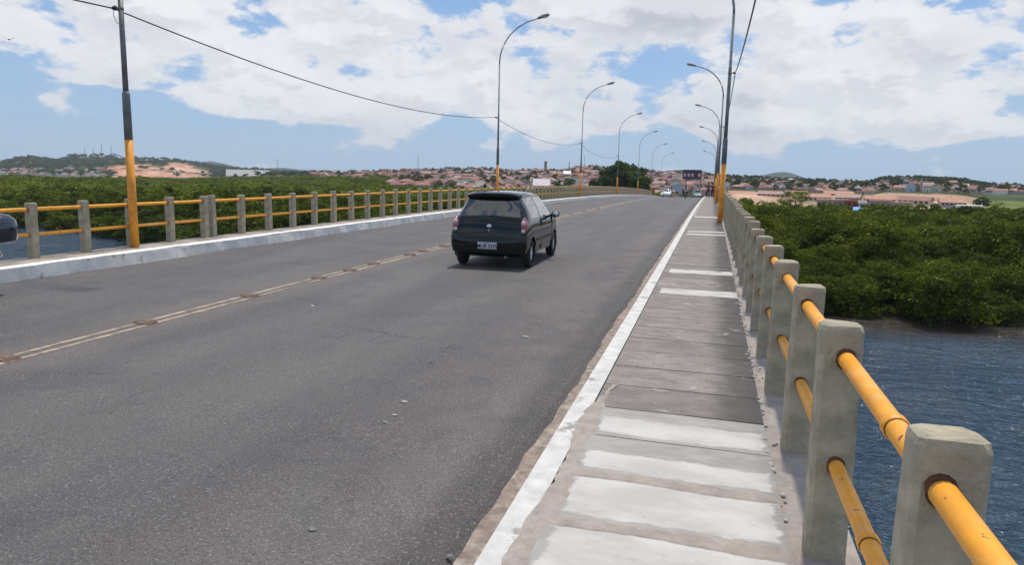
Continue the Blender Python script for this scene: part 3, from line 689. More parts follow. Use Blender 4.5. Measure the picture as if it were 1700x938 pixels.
# ------------------------------------------------------------------ road studs, dust, litter
def stud(x, y, rz, lab, s=1.0):
    b = MB(); L, W, h = .115*s, .085*s, .040
    b.add([(-L, -W, 0), (L, -W, 0), (L, W, 0), (-L, W, 0), (-L*.8, -W*.55, h), (L*.8, -W*.55, h), (L*.8, W*.55, h), (-L*.8, W*.55, h)], [(4, 5, 6, 7), (0, 1, 5, 4), (1, 2, 6, 5), (2, 3, 7, 6), (3, 0, 4, 7)])
    root = empty('road_stud', (x, y, dz(y)+ROAD+.032), rz, label=lab, cat='road stud', group='raised studs on the centre line')
    b.obj('stud_block', M['stud'], root)
    b = MB(); b.box(-L*.5, L*.5, -W*.82, -W*.74, .010, .030); b.obj('reflector', M['clear_lens'], root)
sy_ = [4.73, 6.41, 8.31, 10.14, 11.17, 12.14, 13.8, 14.57, 15.83]
lb = ['raised brown stud on the centre line at the left edge', 'second raised brown stud from the left edge on the centre line', 'third brown stud along the centre line from the left edge', 'fourth brown stud along the centre line from the left', 'fifth brown stud on the centre line, crusted with sand', 'sixth brown stud on the centre line, left of the hatchback', 'third-last stud before the hatchback on the centre line', 'second-last stud before the hatchback on the centre line', 'last stud before the centre line meets the hatchback']
for i, y in enumerate(sy_): stud(-6.335+rj.uniform(-.02, .02), y, rj.uniform(-.12, .12), lb[i], 1.0)
for i, y in enumerate([32.0, 35.5, 40]): stud(-6.335, y, 0, ['first brown stud on the centre line beyond the hatchback', 'second brown stud on the centre line beyond the hatchback', 'third brown stud on the centre line beyond the hatchback'][i])
mb = MB()
for y in sy_:
    for k in range(26):
        a = rr_.gauss(0, .10); b_ = rr_.gauss(0, .09); s = rr_.uniform(.004, .012)
        mb.ell((-6.335+a, y+b_, dz(y)+ROAD+.033), (s*1.8, s*1.5, s*.5), 0, 6, 3)
tag(mb.obj('drifted_sand', [M['sand']]), 'brown sand gathered round the studs on the centre line', 'sand', kind='stuff')
def bit(px, py, s, m, lab, cat='litter'):
    d = ray(px, py); t = (HE-ROAD-.03)/-d[2]
    for _ in range(12): y = d[1]*t; t = (HE-(dz(y)+ROAD+.032))/-d[2]
    if m is M['slab_faded']: m = M['stone']
    r = random.Random(int(px)); n = 7; ring = [(s*r.uniform(.6, 1.1)*math.cos(j*6.283/n)*1.5, s*r.uniform(.6, 1.1)*math.sin(j*6.283/n)) for j in range(n)]
    vs = [(a, b, .004) for a, b in ring]+[(a*.7, b*.7, .004+s*.25) for a, b in ring]
    fs = [tuple(range(n, 2*n))]+[(j, (j+1) % n, (j+1) % n+n, j+n) for j in range(n)]
    o = link('litter', mesh('litter', vs, fs, m), None, (d[0]*t, d[1]*t, dz(d[1]*t)+ROAD+.032)); tag(o, lab, cat, 'litter on the asphalt')
bit(519, 508, .018, M['paper'], 'small white scrap on the asphalt below the studs of the centre line')
bit(872, 560, .035, M['slab_faded'], 'pale stone chip on the asphalt behind the hatchback')
bit(672, 668, .026, M['slab_faded'], 'pale chip at the upper end of the speckled patch in the lane')
bit(655, 690, .020, M['slab_faded'], 'white chip beside the speckled patch in the lane')
bit(640, 702, .016, M['slab_faded'], 'small white chip nearer than its neighbour in the lane')
bit(519, 880, .022, M['dark_steel'], 'dark crumpled leaf on the asphalt at the bottom centre')
bit(748, 925, .018, M['dark_steel'], 'dark leaf lying in the sandy gutter at the bottom')

# ------------------------------------------------------------------ cars
def mono(xs, ys_, q):
    xs = np.array(xs, float); ys_ = np.array(ys_, float); d = np.diff(ys_)/np.diff(xs); m_ = np.zeros(len(xs))
    m_[0] = d[0]; m_[-1] = d[-1]
    for i in range(1, len(xs)-1): m_[i] = 0 if d[i-1]*d[i] <= 0 else 2*d[i-1]*d[i]/(d[i-1]+d[i])
    q = np.asarray(q, float); i = np.clip(np.searchsorted(xs, q)-1, 0, len(xs)-2); h = xs[i+1]-xs[i]; t = (q-xs[i])/h
    return (2*t**3-3*t*t+1)*ys_[i]+(t**3-2*t*t+t)*h*m_[i]+(-2*t**3+3*t*t)*ys_[i+1]+(t**3-t*t)*h*m_[i+1]
ST = [ # t, zbot, w, belt, wr, ztop
 (0.00, .33, .70, .56, .62, .59), (.03, .27, .775, .61, .70, .64), (.09, .24, .81, .64, .72, .665), (.12, .235, .80, .80, .70, .82), (.16, .23, .80, .885, .68, .95), (.20, .225, .805, .905, .64, 1.00),
 (.34, .21, .81, .92, .585, 1.20), (.48, .20, .815, .925, .53, 1.385), (.60, .20, .815, .925, .525, 1.42), (.95, .19, .815, .92, .535, 1.445), (1.46, .19, .815, .915, .545, 1.45), (2.0, .19, .815, .91, .545, 1.43), (2.42, .19, .815, .91, .545, 1.37),
 (2.75, .19, .81, .915, .59, 1.16), (3.02, .19, .80, .92, .61, .965), (3.3, .19, .79, .86, .62, .90), (3.55, .20, .765, .76, .60, .80), (3.70, .23, .70, .64, .56, .68), (3.79, .32, .56, .52, .46, .56)]
def make_car(name, label, paint, plate=None, detail=True, group=None):
    root = empty(name, label=label, cat='car', group=group)
    tq = sorted(set([s[0] for s in ST]+[.26, .41, .45, .54, .66, .75, .85, 1.1, 1.25, 1.40, 1.52, 1.7, 1.85, 2.2, 2.32, 2.55, 2.62, 2.88, 2.95, 3.1, 3.2, 3.42, 3.48, 3.62, 3.66, 3.75]))
    cols = [mono([s[0] for s in ST], [s[k] for s in ST], tq) for k in range(1, 6)]
    rings = []; NR = 0
    for i, t in enumerate(tq):
        zb, w_, be, wr, zt = [c[i] for c in cols]
        zt = max(zt, be+.02); mid = min(be-.03, .62)
        ctrl = [(0, zb), (w_*.78, zb), (w_*.95, zb+.07), (w_*.995, min(.42, mid-.06)), (w_, mid), (w_*.965, be), (wr, be+(zt-be)*.90), (wr*.82, zt-.012*min(1, (zt-be)*5)), (0, zt+.012)]
        pts = []
        for a in range(8):
            A, B = ctrl[a], ctrl[a+1]; fr = [0] if a in (0, 1, 3, 6) else ([0, .5] if a in (2, 4) else ([0, .07, .5, .90] if a == 5 else [0, .33, .66]))
            for f in fr:
                yv = A[0]+(B[0]-A[0])*f; zv = A[1]+(B[1]-A[1])*f
                if a == 5 and f == .5: yv += .02*(zt-be > .2)
                if a == 7: zv = A[1]+(B[1]-A[1])*math.sin(f*math.pi/2)
                if a == 4 and f == .5: yv += .008
                pts.append((yv, zv))
        pts.append(ctrl[8]); rings.append(pts); NR = len(pts)
    # index of first ring point of each control segment
    seg = []; 
    for a, n in enumerate([1, 1, 2, 1, 2, 4, 1, 3]): seg += [a]*n
    first5 = seg.index(5)
    parts = {}
    def put(key, quad): parts.setdefault(key, []).append(quad)
    def pt(i, j, s): y_, z_ = rings[i][j]; return (s*y_, tq[i], z_)
    for i in range(len(tq)-1):
        tm = (tq[i]+tq[i+1])/2
        for j in range(NR-1):
            a = seg[j]
            for s in (1, -1):
                key = 'body'
                if a == 5 and j in (first5+1, first5+2):
                    if .66 < tm < 1.40: key = 'rear_side_window'+('R' if s > 0 else 'L')
                    elif 1.52 < tm < 2.62: key = 'front_side_window'+('R' if s > 0 else 'L')
                if a in (6, 7):
                    if .20 < tm < .45: key = 'rear_window'
                    elif 2.42 < tm < 2.95: key = 'windscreen'
                if tm < .09: key = 'rear_bumper'
                if tm > 3.70: key = 'front_bumper'
                if key == 'body' and a in (3, 4) and 9 < 0: pass
                q = [pt(i, j, s), pt(i+1, j, s), pt(i+1, j+1, s), pt(i, j+1, s)]
                put(key, q if s > 0 else q[::-1])
    for s in (1, -1):
        r0 = [pt(0, j, s) for j in range(NR)]; r1 = [pt(len(tq)-1, j, s) for j in range(NR)]
        c0 = (0, tq[0]-.01, .45); c1 = (0, tq[-1]+.01, .45)
        for j in range(NR-1):
            a_ = [r0[j], r0[j+1], c0]; put('rear_bumper', a_ if s > 0 else a_[::-1]); a_ = [r1[j+1], r1[j], c1]; put('front_bumper', a_ if s > 0 else a_[::-1])
    mats = {'body': paint, 'rear_bumper': paint, 'front_bumper': paint, 'rear_window': M['car_glass'], 'windscreen': M['car_glass']}
    body = None
    for key, qs in parts.items():
        nm = key.rstrip('RL') if 'side_window' in key else key
        vs = [p for q in qs for p in q]; fs = []; k = 0
        for q in qs: fs.append(tuple(range(k, k+len(q)))); k += len(q)
        o = link(nm, mesh(nm, vs, fs, mats.get(key, M['side_glass'])), root); shade_auto(o, 40)
        if key == 'body': body = o
    # wheel arches cut out of the body
    AX = (.64, 3.08)
    bmc = bmesh.new()
    for ax in AX:
        for s in (1, -1):
            mtx = Matrix.Translation((s*.72, ax, .27)) @ Matrix.Rotation(math.pi/2, 4, 'Y')
            bmesh.ops.create_cone(bmc, cap_ends=True, segments=28, radius1=.335, radius2=.335, depth=.42, matrix=mtx)
    cme = bpy.data.meshes.new('arch_cutter'); bmc.to_mesh(cme); bmc.free(); cut = link('arch_cutter', cme)
    md = body.modifiers.new('b', 'BOOLEAN'); md.operation = 'DIFFERENCE'; md.solver = 'EXACT'; md.object = cut; md.use_self = False
    dg = bpy.context.evaluated_depsgraph_get(); dg.update(); nm_ = bpy.data.meshes.new_from_object(body.evaluated_get(dg))
    body.modifiers.clear(); body.data = nm_; bpy.data.objects.remove(cut)
    # inner floor + liners so the arches are dark
    b = MB(); b.box(-.56, .56, .3, 3.45, .21, .60)
    for ax in AX:
        for s in (1, -1):
            pts = [(s*.55, ax+.345*math.cos(t), .27+.345*math.sin(t)) for t in np.linspace(-.2, math.pi+.2, 14)]
            vs = pts+[(s*.795, p[1], p[2]) for p in pts]; n = len(pts); b.add(vs, [(q, q+1, q+1+n, q+n) for q in range(n-1)])
            b.add([(s*.555, p[1], p[2]) for p in pts], [tuple(range(n))])
    b.obj('wheel_liner', M['black_plastic'], root)
    for ax in AX:
        for s in (1, -1):
            wq = link('wheel', None, root, (s*.715, ax, .27)); wq.empty_display_size = .1
            b = MB(); prof = [(-.085, .17), (-.085, .235), (-.06, .27), (.06, .27), (.085, .235), (.085, .17)]; n = 24
            vs = [(x, r_*math.cos(2*math.pi*j/n), r_*math.sin(2*math.pi*j/n)) for x, r_ in prof for j in range(n)]
            b.add(vs, [(p*n+j, p*n+(j+1) % n, (p+1)*n+(j+1) % n, (p+1)*n+j) for p in range(5) for j in range(n)])
            shade_auto(b.obj('tyre', M['rubber'], wq), 30)
            b = MB(); b.tube([(s*.035, 0, 0), (s*.050, 0, 0)], [.172, .165], 24)
            for k in range(8):
                a = k*math.pi/4; ca, sa = math.cos(a), math.sin(a)
                p0 = [(s*.066, ca*.03-sa*.02, sa*.03+ca*.02), (s*.066, ca*.03+sa*.02, sa*.03-ca*.02), (s*.058, ca*.16+sa*.035, sa*.16-ca*.035), (s*.058, ca*.16-sa*.035, sa*.16+ca*.035)]
                p1 = [(s*.045, y_, z_) for _, y_, z_ in p0]; b.add(p0+p1, [(0, 1, 2, 3), (0, 1, 5, 4), (1, 2, 6, 5), (2, 3, 7, 6), (3, 0, 4, 7)])
            b.tube([(s*.05, 0, 0), (s*.074, 0, 0)], [.05, .035], 12); b.obj('hubcap', M['rim'], wq)
    # spoiler, lights, plate, badge, mirrors, handles
    b = MB(); n = 14; vs = []
    for i in range(n+1):
        f = -1+2*i/n; x = f*.555; t0 = .33+.10*abs(f)**3; zc = 1.44-.045*abs(f)**4
        vs += [(x, t0, zc-.075), (x, t0-.015, zc-.015), (x, t0+.07, zc+.018), (x, t0+.22, zc+.006), (x, t0+.20, zc-.05)]
    fs = [(i*5+a, i*5+(a+1) % 5, (i+1)*5+(a+1) % 5, (i+1)*5+a) for i in range(n) for a in range(5)]+[(0, 1, 2, 3, 4), tuple(n*5+q for q in (4, 3, 2, 1, 0))]
    b.add(vs, fs); shade_auto(b.obj('spoiler', paint, root), 50)
    for s in (1, -1):
        b = MB(); b.ell((s*.728, .165, .82), (.075, .075, .165), 0, 14, 10); tl = b.obj('tail_light', M['taillight'], root, True)
        b = MB(); b.ell((s*.722, .118, .885), (.048, .045, .050), 0, 12, 8); b.obj('light_lens', M['clear_lens'], tl, True)
        b = MB(); b.ell((s*.722, .112, .735), (.046, .045, .040), 0, 12, 8); b.obj('light_lens', M['clear_lens'], tl, True)
        b = MB(); b.ell((s*.60, 3.66, .66), (.16, .10, .09), 0, 12, 8); b.obj('headlight', M['clear_lens'], root, True)
        b = MB(); b.ell((s*.92, 2.50, .965), (.10, .055, .075), 0, 12, 8); b.tube([(s*.78, 2.52, .93), (s*.90, 2.5, .95)], .03, 8); mr = b.obj('wing_mirror', M['black_plastic'] if detail else paint, root, True)
        b = MB(); b.ell((s*.92, 2.462, .965), (.082, .020, .058), 0, 12, 8); b.obj('mirror_glass', M['chrome'], mr, True)
        for t in (1.62,):
            b = MB(); b.box(s*.805-.012, s*.805+.012, t-.0, t+.15, .80, .825); b.obj('door_handle', M['black_plastic'], root)
        # shut lines of the doors and the rubbing strip
        b = MB(); b.box(s*.808-.011, s*.808+.011, .98, 2.95, .50, .545); b.obj('side_strip', M['black_plastic'], root)
        b = MB()
        for t in (1.46, 2.68): b.box(s*.800-.014, s*.800+.0142, t, t+.010, .32, .90)
        b.obj('door_seam', M['black_plastic'], root)
    b = MB(); b.box(-.55, .55, .068, .10, .640, .652); b.obj('tailgate_seam', M['black_plastic'], root)
    b = MB(); b.ell((0, .125, .80), (.06, .018, .05), 0, 14, 8); b.tube([(0, .112, .745), (0, .105, .70)], .012, 8); b.obj('badge', M['chrome'], root, True)
    b = MB(); b.tube([(.05, .26, 1.06), (.30, .235, 1.03)], .010, 6); b.tube([(.03, .24, 1.045), (.03, .17, 1.00)], .012, 6); b.obj('rear_wiper', M['black_plastic'], root)
    b = MB(); b.tube([(.38, -.0, .235), (.38, .3, .235)], .026, 10); b.obj('exhaust_pipe', M['dark_steel'], root, True)
    b = MB(); b.box(-.205, .205, -.026, -.014, .385, .515)
    pl = b.obj('licence_plate', M['plate'], root)
    if plate:
        for txt, sz, zz_ in ((plate, .098, .405), ('BRASIL', .026, .488)):
            cu = bpy.data.curves.new('t', 'FONT'); cu.body = txt; cu.size = sz; cu.extrude = .0015; cu.align_x = 'CENTER'; cu.offset = .0022 if sz > .05 else 0
            to = bpy.data.objects.new('t', cu); C.objects.link(to); dg = bpy.context.evaluated_depsgraph_get(); dg.update()
            me = bpy.data.meshes.new_from_object(to.evaluated_get(dg)); bpy.data.objects.remove(to); me.materials.clear(); me.materials.append(M['plate_ink'])
            link('plate_lettering', me, pl, (0, -.028, zz_), (math.pi/2, 0, 0))
    return root
CS = .90
car = make_car('hatchback_car', 'dark green-black hatchback driving away in the right-hand lane', M['car_green'], 'MUB 3375')
car.location = (-4.07, 12.42, dz(12.9)+ROAD+.030); car.rotation_euler = (math.atan(slope(13.5)), 0, math.radians(1.0)); car.scale = (CS*1.05, CS*.97, CS*1.12)
def car_copy(x, y, rz, paint, label):
    c = copy_tree(car); c.name = 'hatchback_car'; c['label'] = label; c['group'] = 'small cars far along the bridge'
    c.location = (x, y, dz(y)+ROAD+.030); c.rotation_euler = (math.atan(slope(y))*(1 if abs(rz) < 1 else -1), 0, rz)
    for k in kids(c):
        if k.name.startswith(('body', 'rear_bumper', 'front_bumper', 'spoiler')):
            k.material_slots[0].link = 'OBJECT'; k.material_slots[0].material = paint
        if k.name.startswith('licence_plate'):
            for q in kids(k): bpy.data.objects.remove(q)
    return c

# ------------------------------------------------------------------ people and motorcycles
def skin_body(name, joints, edges, m, parent, sub=1):
    me = bpy.data.meshes.new(name); me.from_pydata([j[0] for j in joints], edges, []); me.materials.append(m)
    o = link(name, me, parent); o.modifiers.new('s', 'SKIN'); me.skin_vertices.new() if not me.skin_vertices else None
    for i, j in enumerate(joints):
        sv = me.skin_vertices[0].data[i]; sv.radius = (j[1], j[1]*.8 if len(j) < 3 else j[2]); sv.use_root = (i == 0)
    if sub: o.modifiers.new('u', 'SUBSURF').levels = sub; o.modifiers['u'].render_levels = sub
    dg = bpy.context.evaluated_depsgraph_get(); dg.update(); nm_ = bpy.data.meshes.new_from_object(o.evaluated_get(dg))
    o.modifiers.clear(); o.data = nm_; nm_.polygons.foreach_set('use_smooth', [True]*len(nm_.polygons))
    if not nm_.materials: nm_.materials.append(m)
    return o
def person(label, loc, rz, shirt, group=None, stride=.16, seated=False, hair=True, scale=.9):
    root = empty('person', loc, rz, label=label, cat='person', group=group)
    if not seated:
        J = [((0, 0, .93), .15, .10), ((0, 0, 1.15), .14, .10), ((0, 0, 1.38), .17, .11), ((0, 0, 1.50), .055, .055), ((0, .01, 1.60), .085, .095), ((0, .015, 1.68), .08, .09)]
        E_ = [(0, 1), (1, 2), (2, 3), (3, 4), (4, 5)]
        for s in (1, -1):
            k = len(J); f = stride*s
            J += [((s*.10, 0, .86), .085), ((s*.10, f*.6+.03, .48), .06), ((s*.10, f, .10), .04), ((s*.105, f+.12, .035), .035)]
            E_ += [(0, k), (k, k+1), (k+1, k+2), (k+2, k+3)]
            k = len(J)
            J += [((s*.20, 0, 1.40), .06), ((s*.25, -f*.4, 1.12), .045), ((s*.25, -f*.9+.05, .88), .033), ((s*.25, -f+.06, .78), .032)]
            E_ += [(2, k), (k, k+1), (k+1, k+2), (k+2, k+3)]
    else:
        J = [((0, 0, .78), .16, .12), ((0, .06, 1.0), .14, .10), ((0, .12, 1.22), .18, .12), ((0, .14, 1.34), .055), ((0, .16, 1.44), .085), ((0, .17, 1.52), .08)]
        E_ = [(0, 1), (1, 2), (2, 3), (3, 4), (4, 5)]
        for s in (1, -1):
            k = len(J)
            J += [((s*.13, .05, .76), .09), ((s*.22, .42, .70), .07), ((s*.17, .26, .30), .045), ((s*.17, .40, .25), .04)]
            E_ += [(0, k), (k, k+1), (k+1, k+2), (k+2, k+3)]
            k = len(J)
            J += [((s*.21, .13, 1.24), .06), ((s*.32, .30, 1.02), .045), ((s*.32, .56, .98), .034)]
            E_ += [(2, k), (k, k+1), (k+1, k+2)]
    skin_body('body', J, E_, M['skin'], root)
    up = [0, 1, 2]; SJ = [(J[i][0], J[i][1]*1.08, J[i][2]*1.12) for i in up]; SE = [(0, 1), (1, 2)]
    for k in ((10, 18) if not seated else (10, 17)):
        b = len(SJ); SJ += [(J[k][0], J[k][1]*1.15), (tuple((np.array(J[k][0])*.3+np.array(J[k+1][0])*.7)), J[k+1][1]*1.25)]; SE += [(2, b), (b, b+1)]
    skin_body('shirt', SJ, SE, shirt, root)
    TJ = [(J[0][0], J[0][1]*1.06, J[0][2]*1.12)]; TE = []
    for k in ((6, 14) if not seated else (6, 13)):
        b = len(TJ); TJ += [(J[k][0], J[k][1]*1.12), (J[k+1][0], J[k+1][1]*1.18), (J[k+2][0], J[k+2][1]*1.35)]; TE += [(0, b), (b, b+1), (b+1, b+2)]
    skin_body('trousers', TJ, TE, M['dark_cloth'], root)
    hx, hy, hz_ = J[5][0]
    b = MB()
    if hair: b.ell((hx, hy-.02, hz_+.02), (.10, .11, .10), 0, 12, 8); b.obj('hair', M['hair'], root, True)
    else: b.ell((hx, hy, hz_), (.135, .155, .145), 0, 14, 10); b.obj('helmet', M['moto_black'], root, True)
    root.scale = (scale,)*3; return root
def motorcycle(label, loc, rz, box=True, sc_=.9):
    root = empty('motorcycle', loc, rz, label=label, cat='motorcycle')
    for yy in (-.62, .62):
        wq = link('wheel', None, root, (0, yy, .29))
        b = MB(); n = 22; b.tube([(0, .25*math.cos(2*math.pi*j/n), .25*math.sin(2*math.pi*j/n)) for j in range(n+1)], .045, 8, 0, False); b.obj('tyre', M['rubber'], wq, True)
        b = MB(); b.tube([(-.06, 0, 0), (.06, 0, 0)], .04, 10)
        for k in range(10): a = k*math.pi/5; b.tube([(0, 0, 0), (0, .22*math.cos(a), .22*math.sin(a))], .008, 4)
        b.obj('spokes', M['chrome'], wq)
    b = MB(); b.ell((0, .18, .78), (.14, .26, .14), 0, 12, 8); b.obj('fuel_tank', M['moto_black'], root, True)
    b = MB(); b.ell((0, -.25, .74), (.13, .42, .07), 0, 12, 8); b.obj('seat', M['black_plastic'], root, True)
    b = MB(); b.ell((0, .05, .42), (.15, .22, .20), 0, 10, 8); b.tube([(.1, .1, .3), (.13, -.1, .25), (.14, -.75, .36)], [.03, .035, .045], 8); b.obj('engine', M['dark_steel'], root, True)
    b = MB(); b.tube([(0, -.62, .29), (0, -.1, .35), (0, .3, .45), (0, .40, .85)], .03, 8); b.tube([(0, -.1, .35), (0, -.55, .70)], .025, 8); b.obj('frame', M['dark_steel'], root, True)
    b = MB()
    for s in (1, -1): b.tube([(s*.08, .62, .29), (s*.08, .45, .95)], .022, 8)
    b.tube([(-.34, .28, 1.0), (-.12, .40, .98), (.12, .40, .98), (.34, .28, 1.0)], .014, 8); b.obj('fork_and_handlebar', M['chrome'], root, True)
    b = MB(); b.ell((0, .53, .86), (.09, .08, .10), 0, 12, 8); b.obj('headlight', M['clear_lens'], root, True)
    b = MB(); b.ell((0, .62, .60), (.06, .20, .05), 0, 10, 6); b.ell((0, -.80, .62), (.10, .20, .08), 0, 10, 6); b.obj('mudguard', M['moto_black'], root, True)
    b = MB(); b.ell((0, -.93, .70), (.05, .03, .03), 0, 10, 6); b.obj('tail_light', M['taillight'], root, True)
    if box:
        b = MB(); n = 16; vs = []
        lev = [(.80, .13, .15), (.83, .19, .21), (.95, .215, .235), (1.06, .215, .235), (1.15, .19, .21), (1.22, .12, .14), (1.24, .03, .03)]
        for z_, a_, c_ in lev:
            for j in range(n):
                th = 2*math.pi*j/n; cx, sx_ = math.cos(th), math.sin(th)
                vs.append((a_*math.copysign(abs(cx)**.75, cx), -.98+c_*math.copysign(abs(sx_)**.75, sx_), z_))
        b.add(vs, [(l*n+j, l*n+(j+1) % n, (l+1)*n+(j+1) % n, (l+1)*n+j) for l in range(len(lev)-1) for j in range(n)]+[tuple(range(n))[::-1], tuple((len(lev)-1)*n+j for j in range(n))])
        shade_auto(b.obj('top_box', M['moto_black'], root), 60)
    root.scale = (sc_,)*3; return root
yy = 6.32
mo = motorcycle('dark motorcycle leaving at the left edge, only its rounded top box in view', (-9.62, yy, dz(yy)+ROAD+.03), math.pi, True, .93)
person('motorcyclist riding out of the left edge of the picture', (-9.62, yy, dz(yy)+ROAD+.03), math.pi, M['dark_cloth'], None, 0, True, False, .93)
y = 84.0
motorcycle('black motorcycle far ahead on the crest of the bridge', (-3.0, y, dz(y)+ROAD+.03), 0.0, False, .95)
person('rider in a pale shirt on the motorcycle at the crest of the bridge', (-3.0, y, dz(y)+ROAD+.03), 0.0, M['white_shirt'], None, 0, True, False, .95)
y = 74.0
person('pedestrian in a purple shirt on the far end of the walkway', (-.35, y, dz(y)), math.pi, M['purple'], 'walkers on the far walkway', .14, scale=.93)
person('pedestrian in a maroon shirt walking beside the one in purple', (.08, y+.9, dz(y)), math.pi, M['maroon'], 'walkers on the far walkway', -.12, scale=.90)
car_copy(-8.0, 134, math.pi, M['car_white'], 'white car coming over the crest of the bridge')
car_copy(-9.4, 148, math.pi, M['car_silver'], 'pale car behind the white one beyond the crest')
car_copy(-2.6, 136, 0, M['car_silver'], 'silver car going down beyond the crest, left of the walkers')

# ------------------------------------------------------------------ vegetation
def leaf_crown(seed, nclump, nleaf, R, H, ls, z0=.5, top=.75, droop=.4, fill=.25):
    r = np.random.RandomState(seed); cl = []
    for i in range(nclump):
        a = r.uniform(0, 2*math.pi); q = math.sqrt(r.uniform(0, 1))*R*.78; hmax = H*(1-.45*(q/R)**2)
        z_ = z0+(hmax-z0)*(r.uniform(0.15, 1)**.6)*.92
        cl.append((q*math.cos(a), q*math.sin(a), z_, r.uniform(.55, 1.0)*R*.36))
    cl = np.array(cl); idx = r.randint(0, nclump, nleaf); d = r.normal(size=(nleaf, 3)); d /= np.linalg.norm(d, axis=1)[:, None]
    d[:, 2] = np.where(r.uniform(size=nleaf) < top, np.abs(d[:, 2]), d[:, 2])
    rad_ = cl[idx, 3]*(1-fill*r.uniform(size=nleaf)**1.5)*(1+.12*r.normal(size=nleaf))
    c = cl[idx, :3]+d*rad_[:, None]*np.array([1, 1, .62]); c[:, 2] = np.maximum(c[:, 2], .05)
    nrm = d+r.normal(size=(nleaf, 3))*.55+np.array([0, 0, .35]); nrm /= np.linalg.norm(nrm, axis=1)[:, None]
    t1 = np.cross(nrm, r.normal(size=(nleaf, 3))); t1 /= np.linalg.norm(t1, axis=1)[:, None]; t2 = np.cross(nrm, t1)
    s = ls*r.uniform(.6, 1.25, nleaf)[:, None]
    V = np.stack([c-t1*s, c+t2*s*.5-t1*s*.1, c+t1*s, c-t2*s*.5+t1*s*.1], 1).reshape(-1, 3)
    F_ = np.arange(nleaf*4).reshape(-1, 4)
    return V, F_, cl
def crown_mesh(name, m, *a, **k):
    V, F_, cl = leaf_crown(*a, **k); me = bpy.data.meshes.new(name); me.from_pydata(V.tolist(), [], F_.tolist()); me.materials.append(m); return me, cl
def trunk_mesh(name, cl, H, r0=.12, m='bark', prop=False, lean=.1):
    b = MB(); top = Vector((lean, lean*.5, H*.5)); b.tube([(0, 0, -.4), (lean*.4, 0, H*.25), top], [r0, r0*.8, r0*.6], 7, 0, False)
    for c in cl[:10]:
        e = Vector((c[0], c[1], c[2])); mid = top.lerp(e, .5)+Vector((0, 0, .1*H)); b.tube([top*.8, mid, e], [r0*.5, r0*.35, r0*.12], 5, 0, False)
    if prop:
        for k in range(7):
            a = k*.9; b.tube([(0, 0, H*.3), (.35*math.cos(a), .35*math.sin(a), H*.22), (.6*math.cos(a), .6*math.sin(a), -.5)], [.04, .035, .03], 4, 0, False)
    return b.mesh(name, M[m], True)
def tree_things(meshes, spots, name, cat, group, labels):
    for i, (x, y, s, rz, v) in enumerate(spots):
        cm, tm = meshes[v]; lab = labels[i % len(labels)] if isinstance(labels, list) else labels(x, y, i)
        root = empty(name, (x, y, gz(x, y)-.05), rz, label=lab, cat=cat, group=group); root.scale = (s, s, s*rnd.uniform(.9, 1.1))
        link('trunk', tm, root); link('crown', cm, root)
NEAR = []; MID = []; FAR = []
for s in range(4):
    cm, cl = crown_mesh('mangrove_crown', M['leaf_mangrove'], 10+s, 70, 10500, 2.8, 4.9, .105, z0=.12, fill=.35, top=.68); NEAR.append((cm, trunk_mesh('mangrove_trunk', cl, 3.4, .10, 'root', True)))
for s in range(3):
    cm, cl = crown_mesh('mangrove_crown', M['leaf_mangrove'], 30+s, 36, 3000, 2.7, 4.8, .19, z0=.2, top=.68); MID.append((cm, trunk_mesh('mangrove_trunk', cl, 3.4, .10, 'root')))
for s in range(2):
    cm, cl = crown_mesh('mangrove_crown', M['leaf_far_sunlit'], 50+s, 24, 1000, 2.9, 4.7, .30, z0=.8); FAR.append((cm, None))
spots_near = []; spots_mid = []; spots_far = []
tries = 0
def occupied(x, y, L, d):
    return any((x-a[0])**2+(y-a[1])**2 < d*d for a in L)
grid = {}
def add_spot(x, y, sp):
    key = (int(x//sp), int(y//sp), sp)
    for i in (-1, 0, 1):
        for j in (-1, 0, 1):
            for a in grid.get((key[0]+i, key[1]+j, sp), ()):
                if (a[0]-x)**2+(a[1]-y)**2 < (sp*.8)**2: return False
    grid.setdefault(key, []).append((x, y)); return True
rv = random.Random(11)
for _ in range(90000):
    a = math.radians(rv.uniform(-68, 38)); D = math.sqrt(rv.uniform(44**2, 430**2)) if rv.random() < .5 else rv.uniform(44, 240)
    x, y = D*math.sin(a), D*math.cos(a); px = float(pxaz(a))
    if -15.5 < x < 4.3 and y < 260: continue
    s = y-shore(x)
    if s < .7: continue
    if px > 1185:
        lim = 141 if px > 1230 else 150
        if D > lim+ (6*math.sin(px*.02)): continue
    elif px > 640:
        if D > 250: continue
    if D < 78 and (px > 1150): sp = 2.8
    elif D < 105: sp = 3.2
    elif D < 190: sp = 3.6
    else: sp = 4.6
    if not add_spot(x, y, sp): continue
    sc_ = rv.uniform(.66, 1.22)*(1.0 if s > 5 else .88)
    # lower, patchier growth in places so the canopy is not one level sheet
    sc_ *= 1+.13*math.sin(x*.11+1)*math.cos(y*.09)
    item = (x, y, sc_, rv.uniform(0, 6.28), 0)
    if D < 78 and px > 1150: spots_near.append(item)
    elif D < 135: spots_mid.append(item)
    else: spots_far.append(item)
spots_near = [(x, y, s, r_, i % 4) for i, (x, y, s, r_, _) in enumerate(spots_near)]
def ml(x, y, i):
    s = y-shore(x); side = 'right of the bridge' if x > 0 else 'left of the bridge'
    if s < 5: return 'bushy mangrove overhanging the water '+side
    if s < 9: return 'mangrove crown right behind the waterside row, '+side
    return 'mangrove crown in the third row from the water, '+side
nf = [p for p in spots_near if p[1]-shore(p[0]) < 14][:60]; spots_near = [p for p in spots_near if p not in nf]
tree_things(NEAR, nf, 'mangrove_tree', 'mangrove tree', 'mangrove trees on the right river bank', ml)
front = [p for p in spots_mid if p[1]-shore(p[0]) < 6 and p[0] < 0 and p[0] > -150][:90]
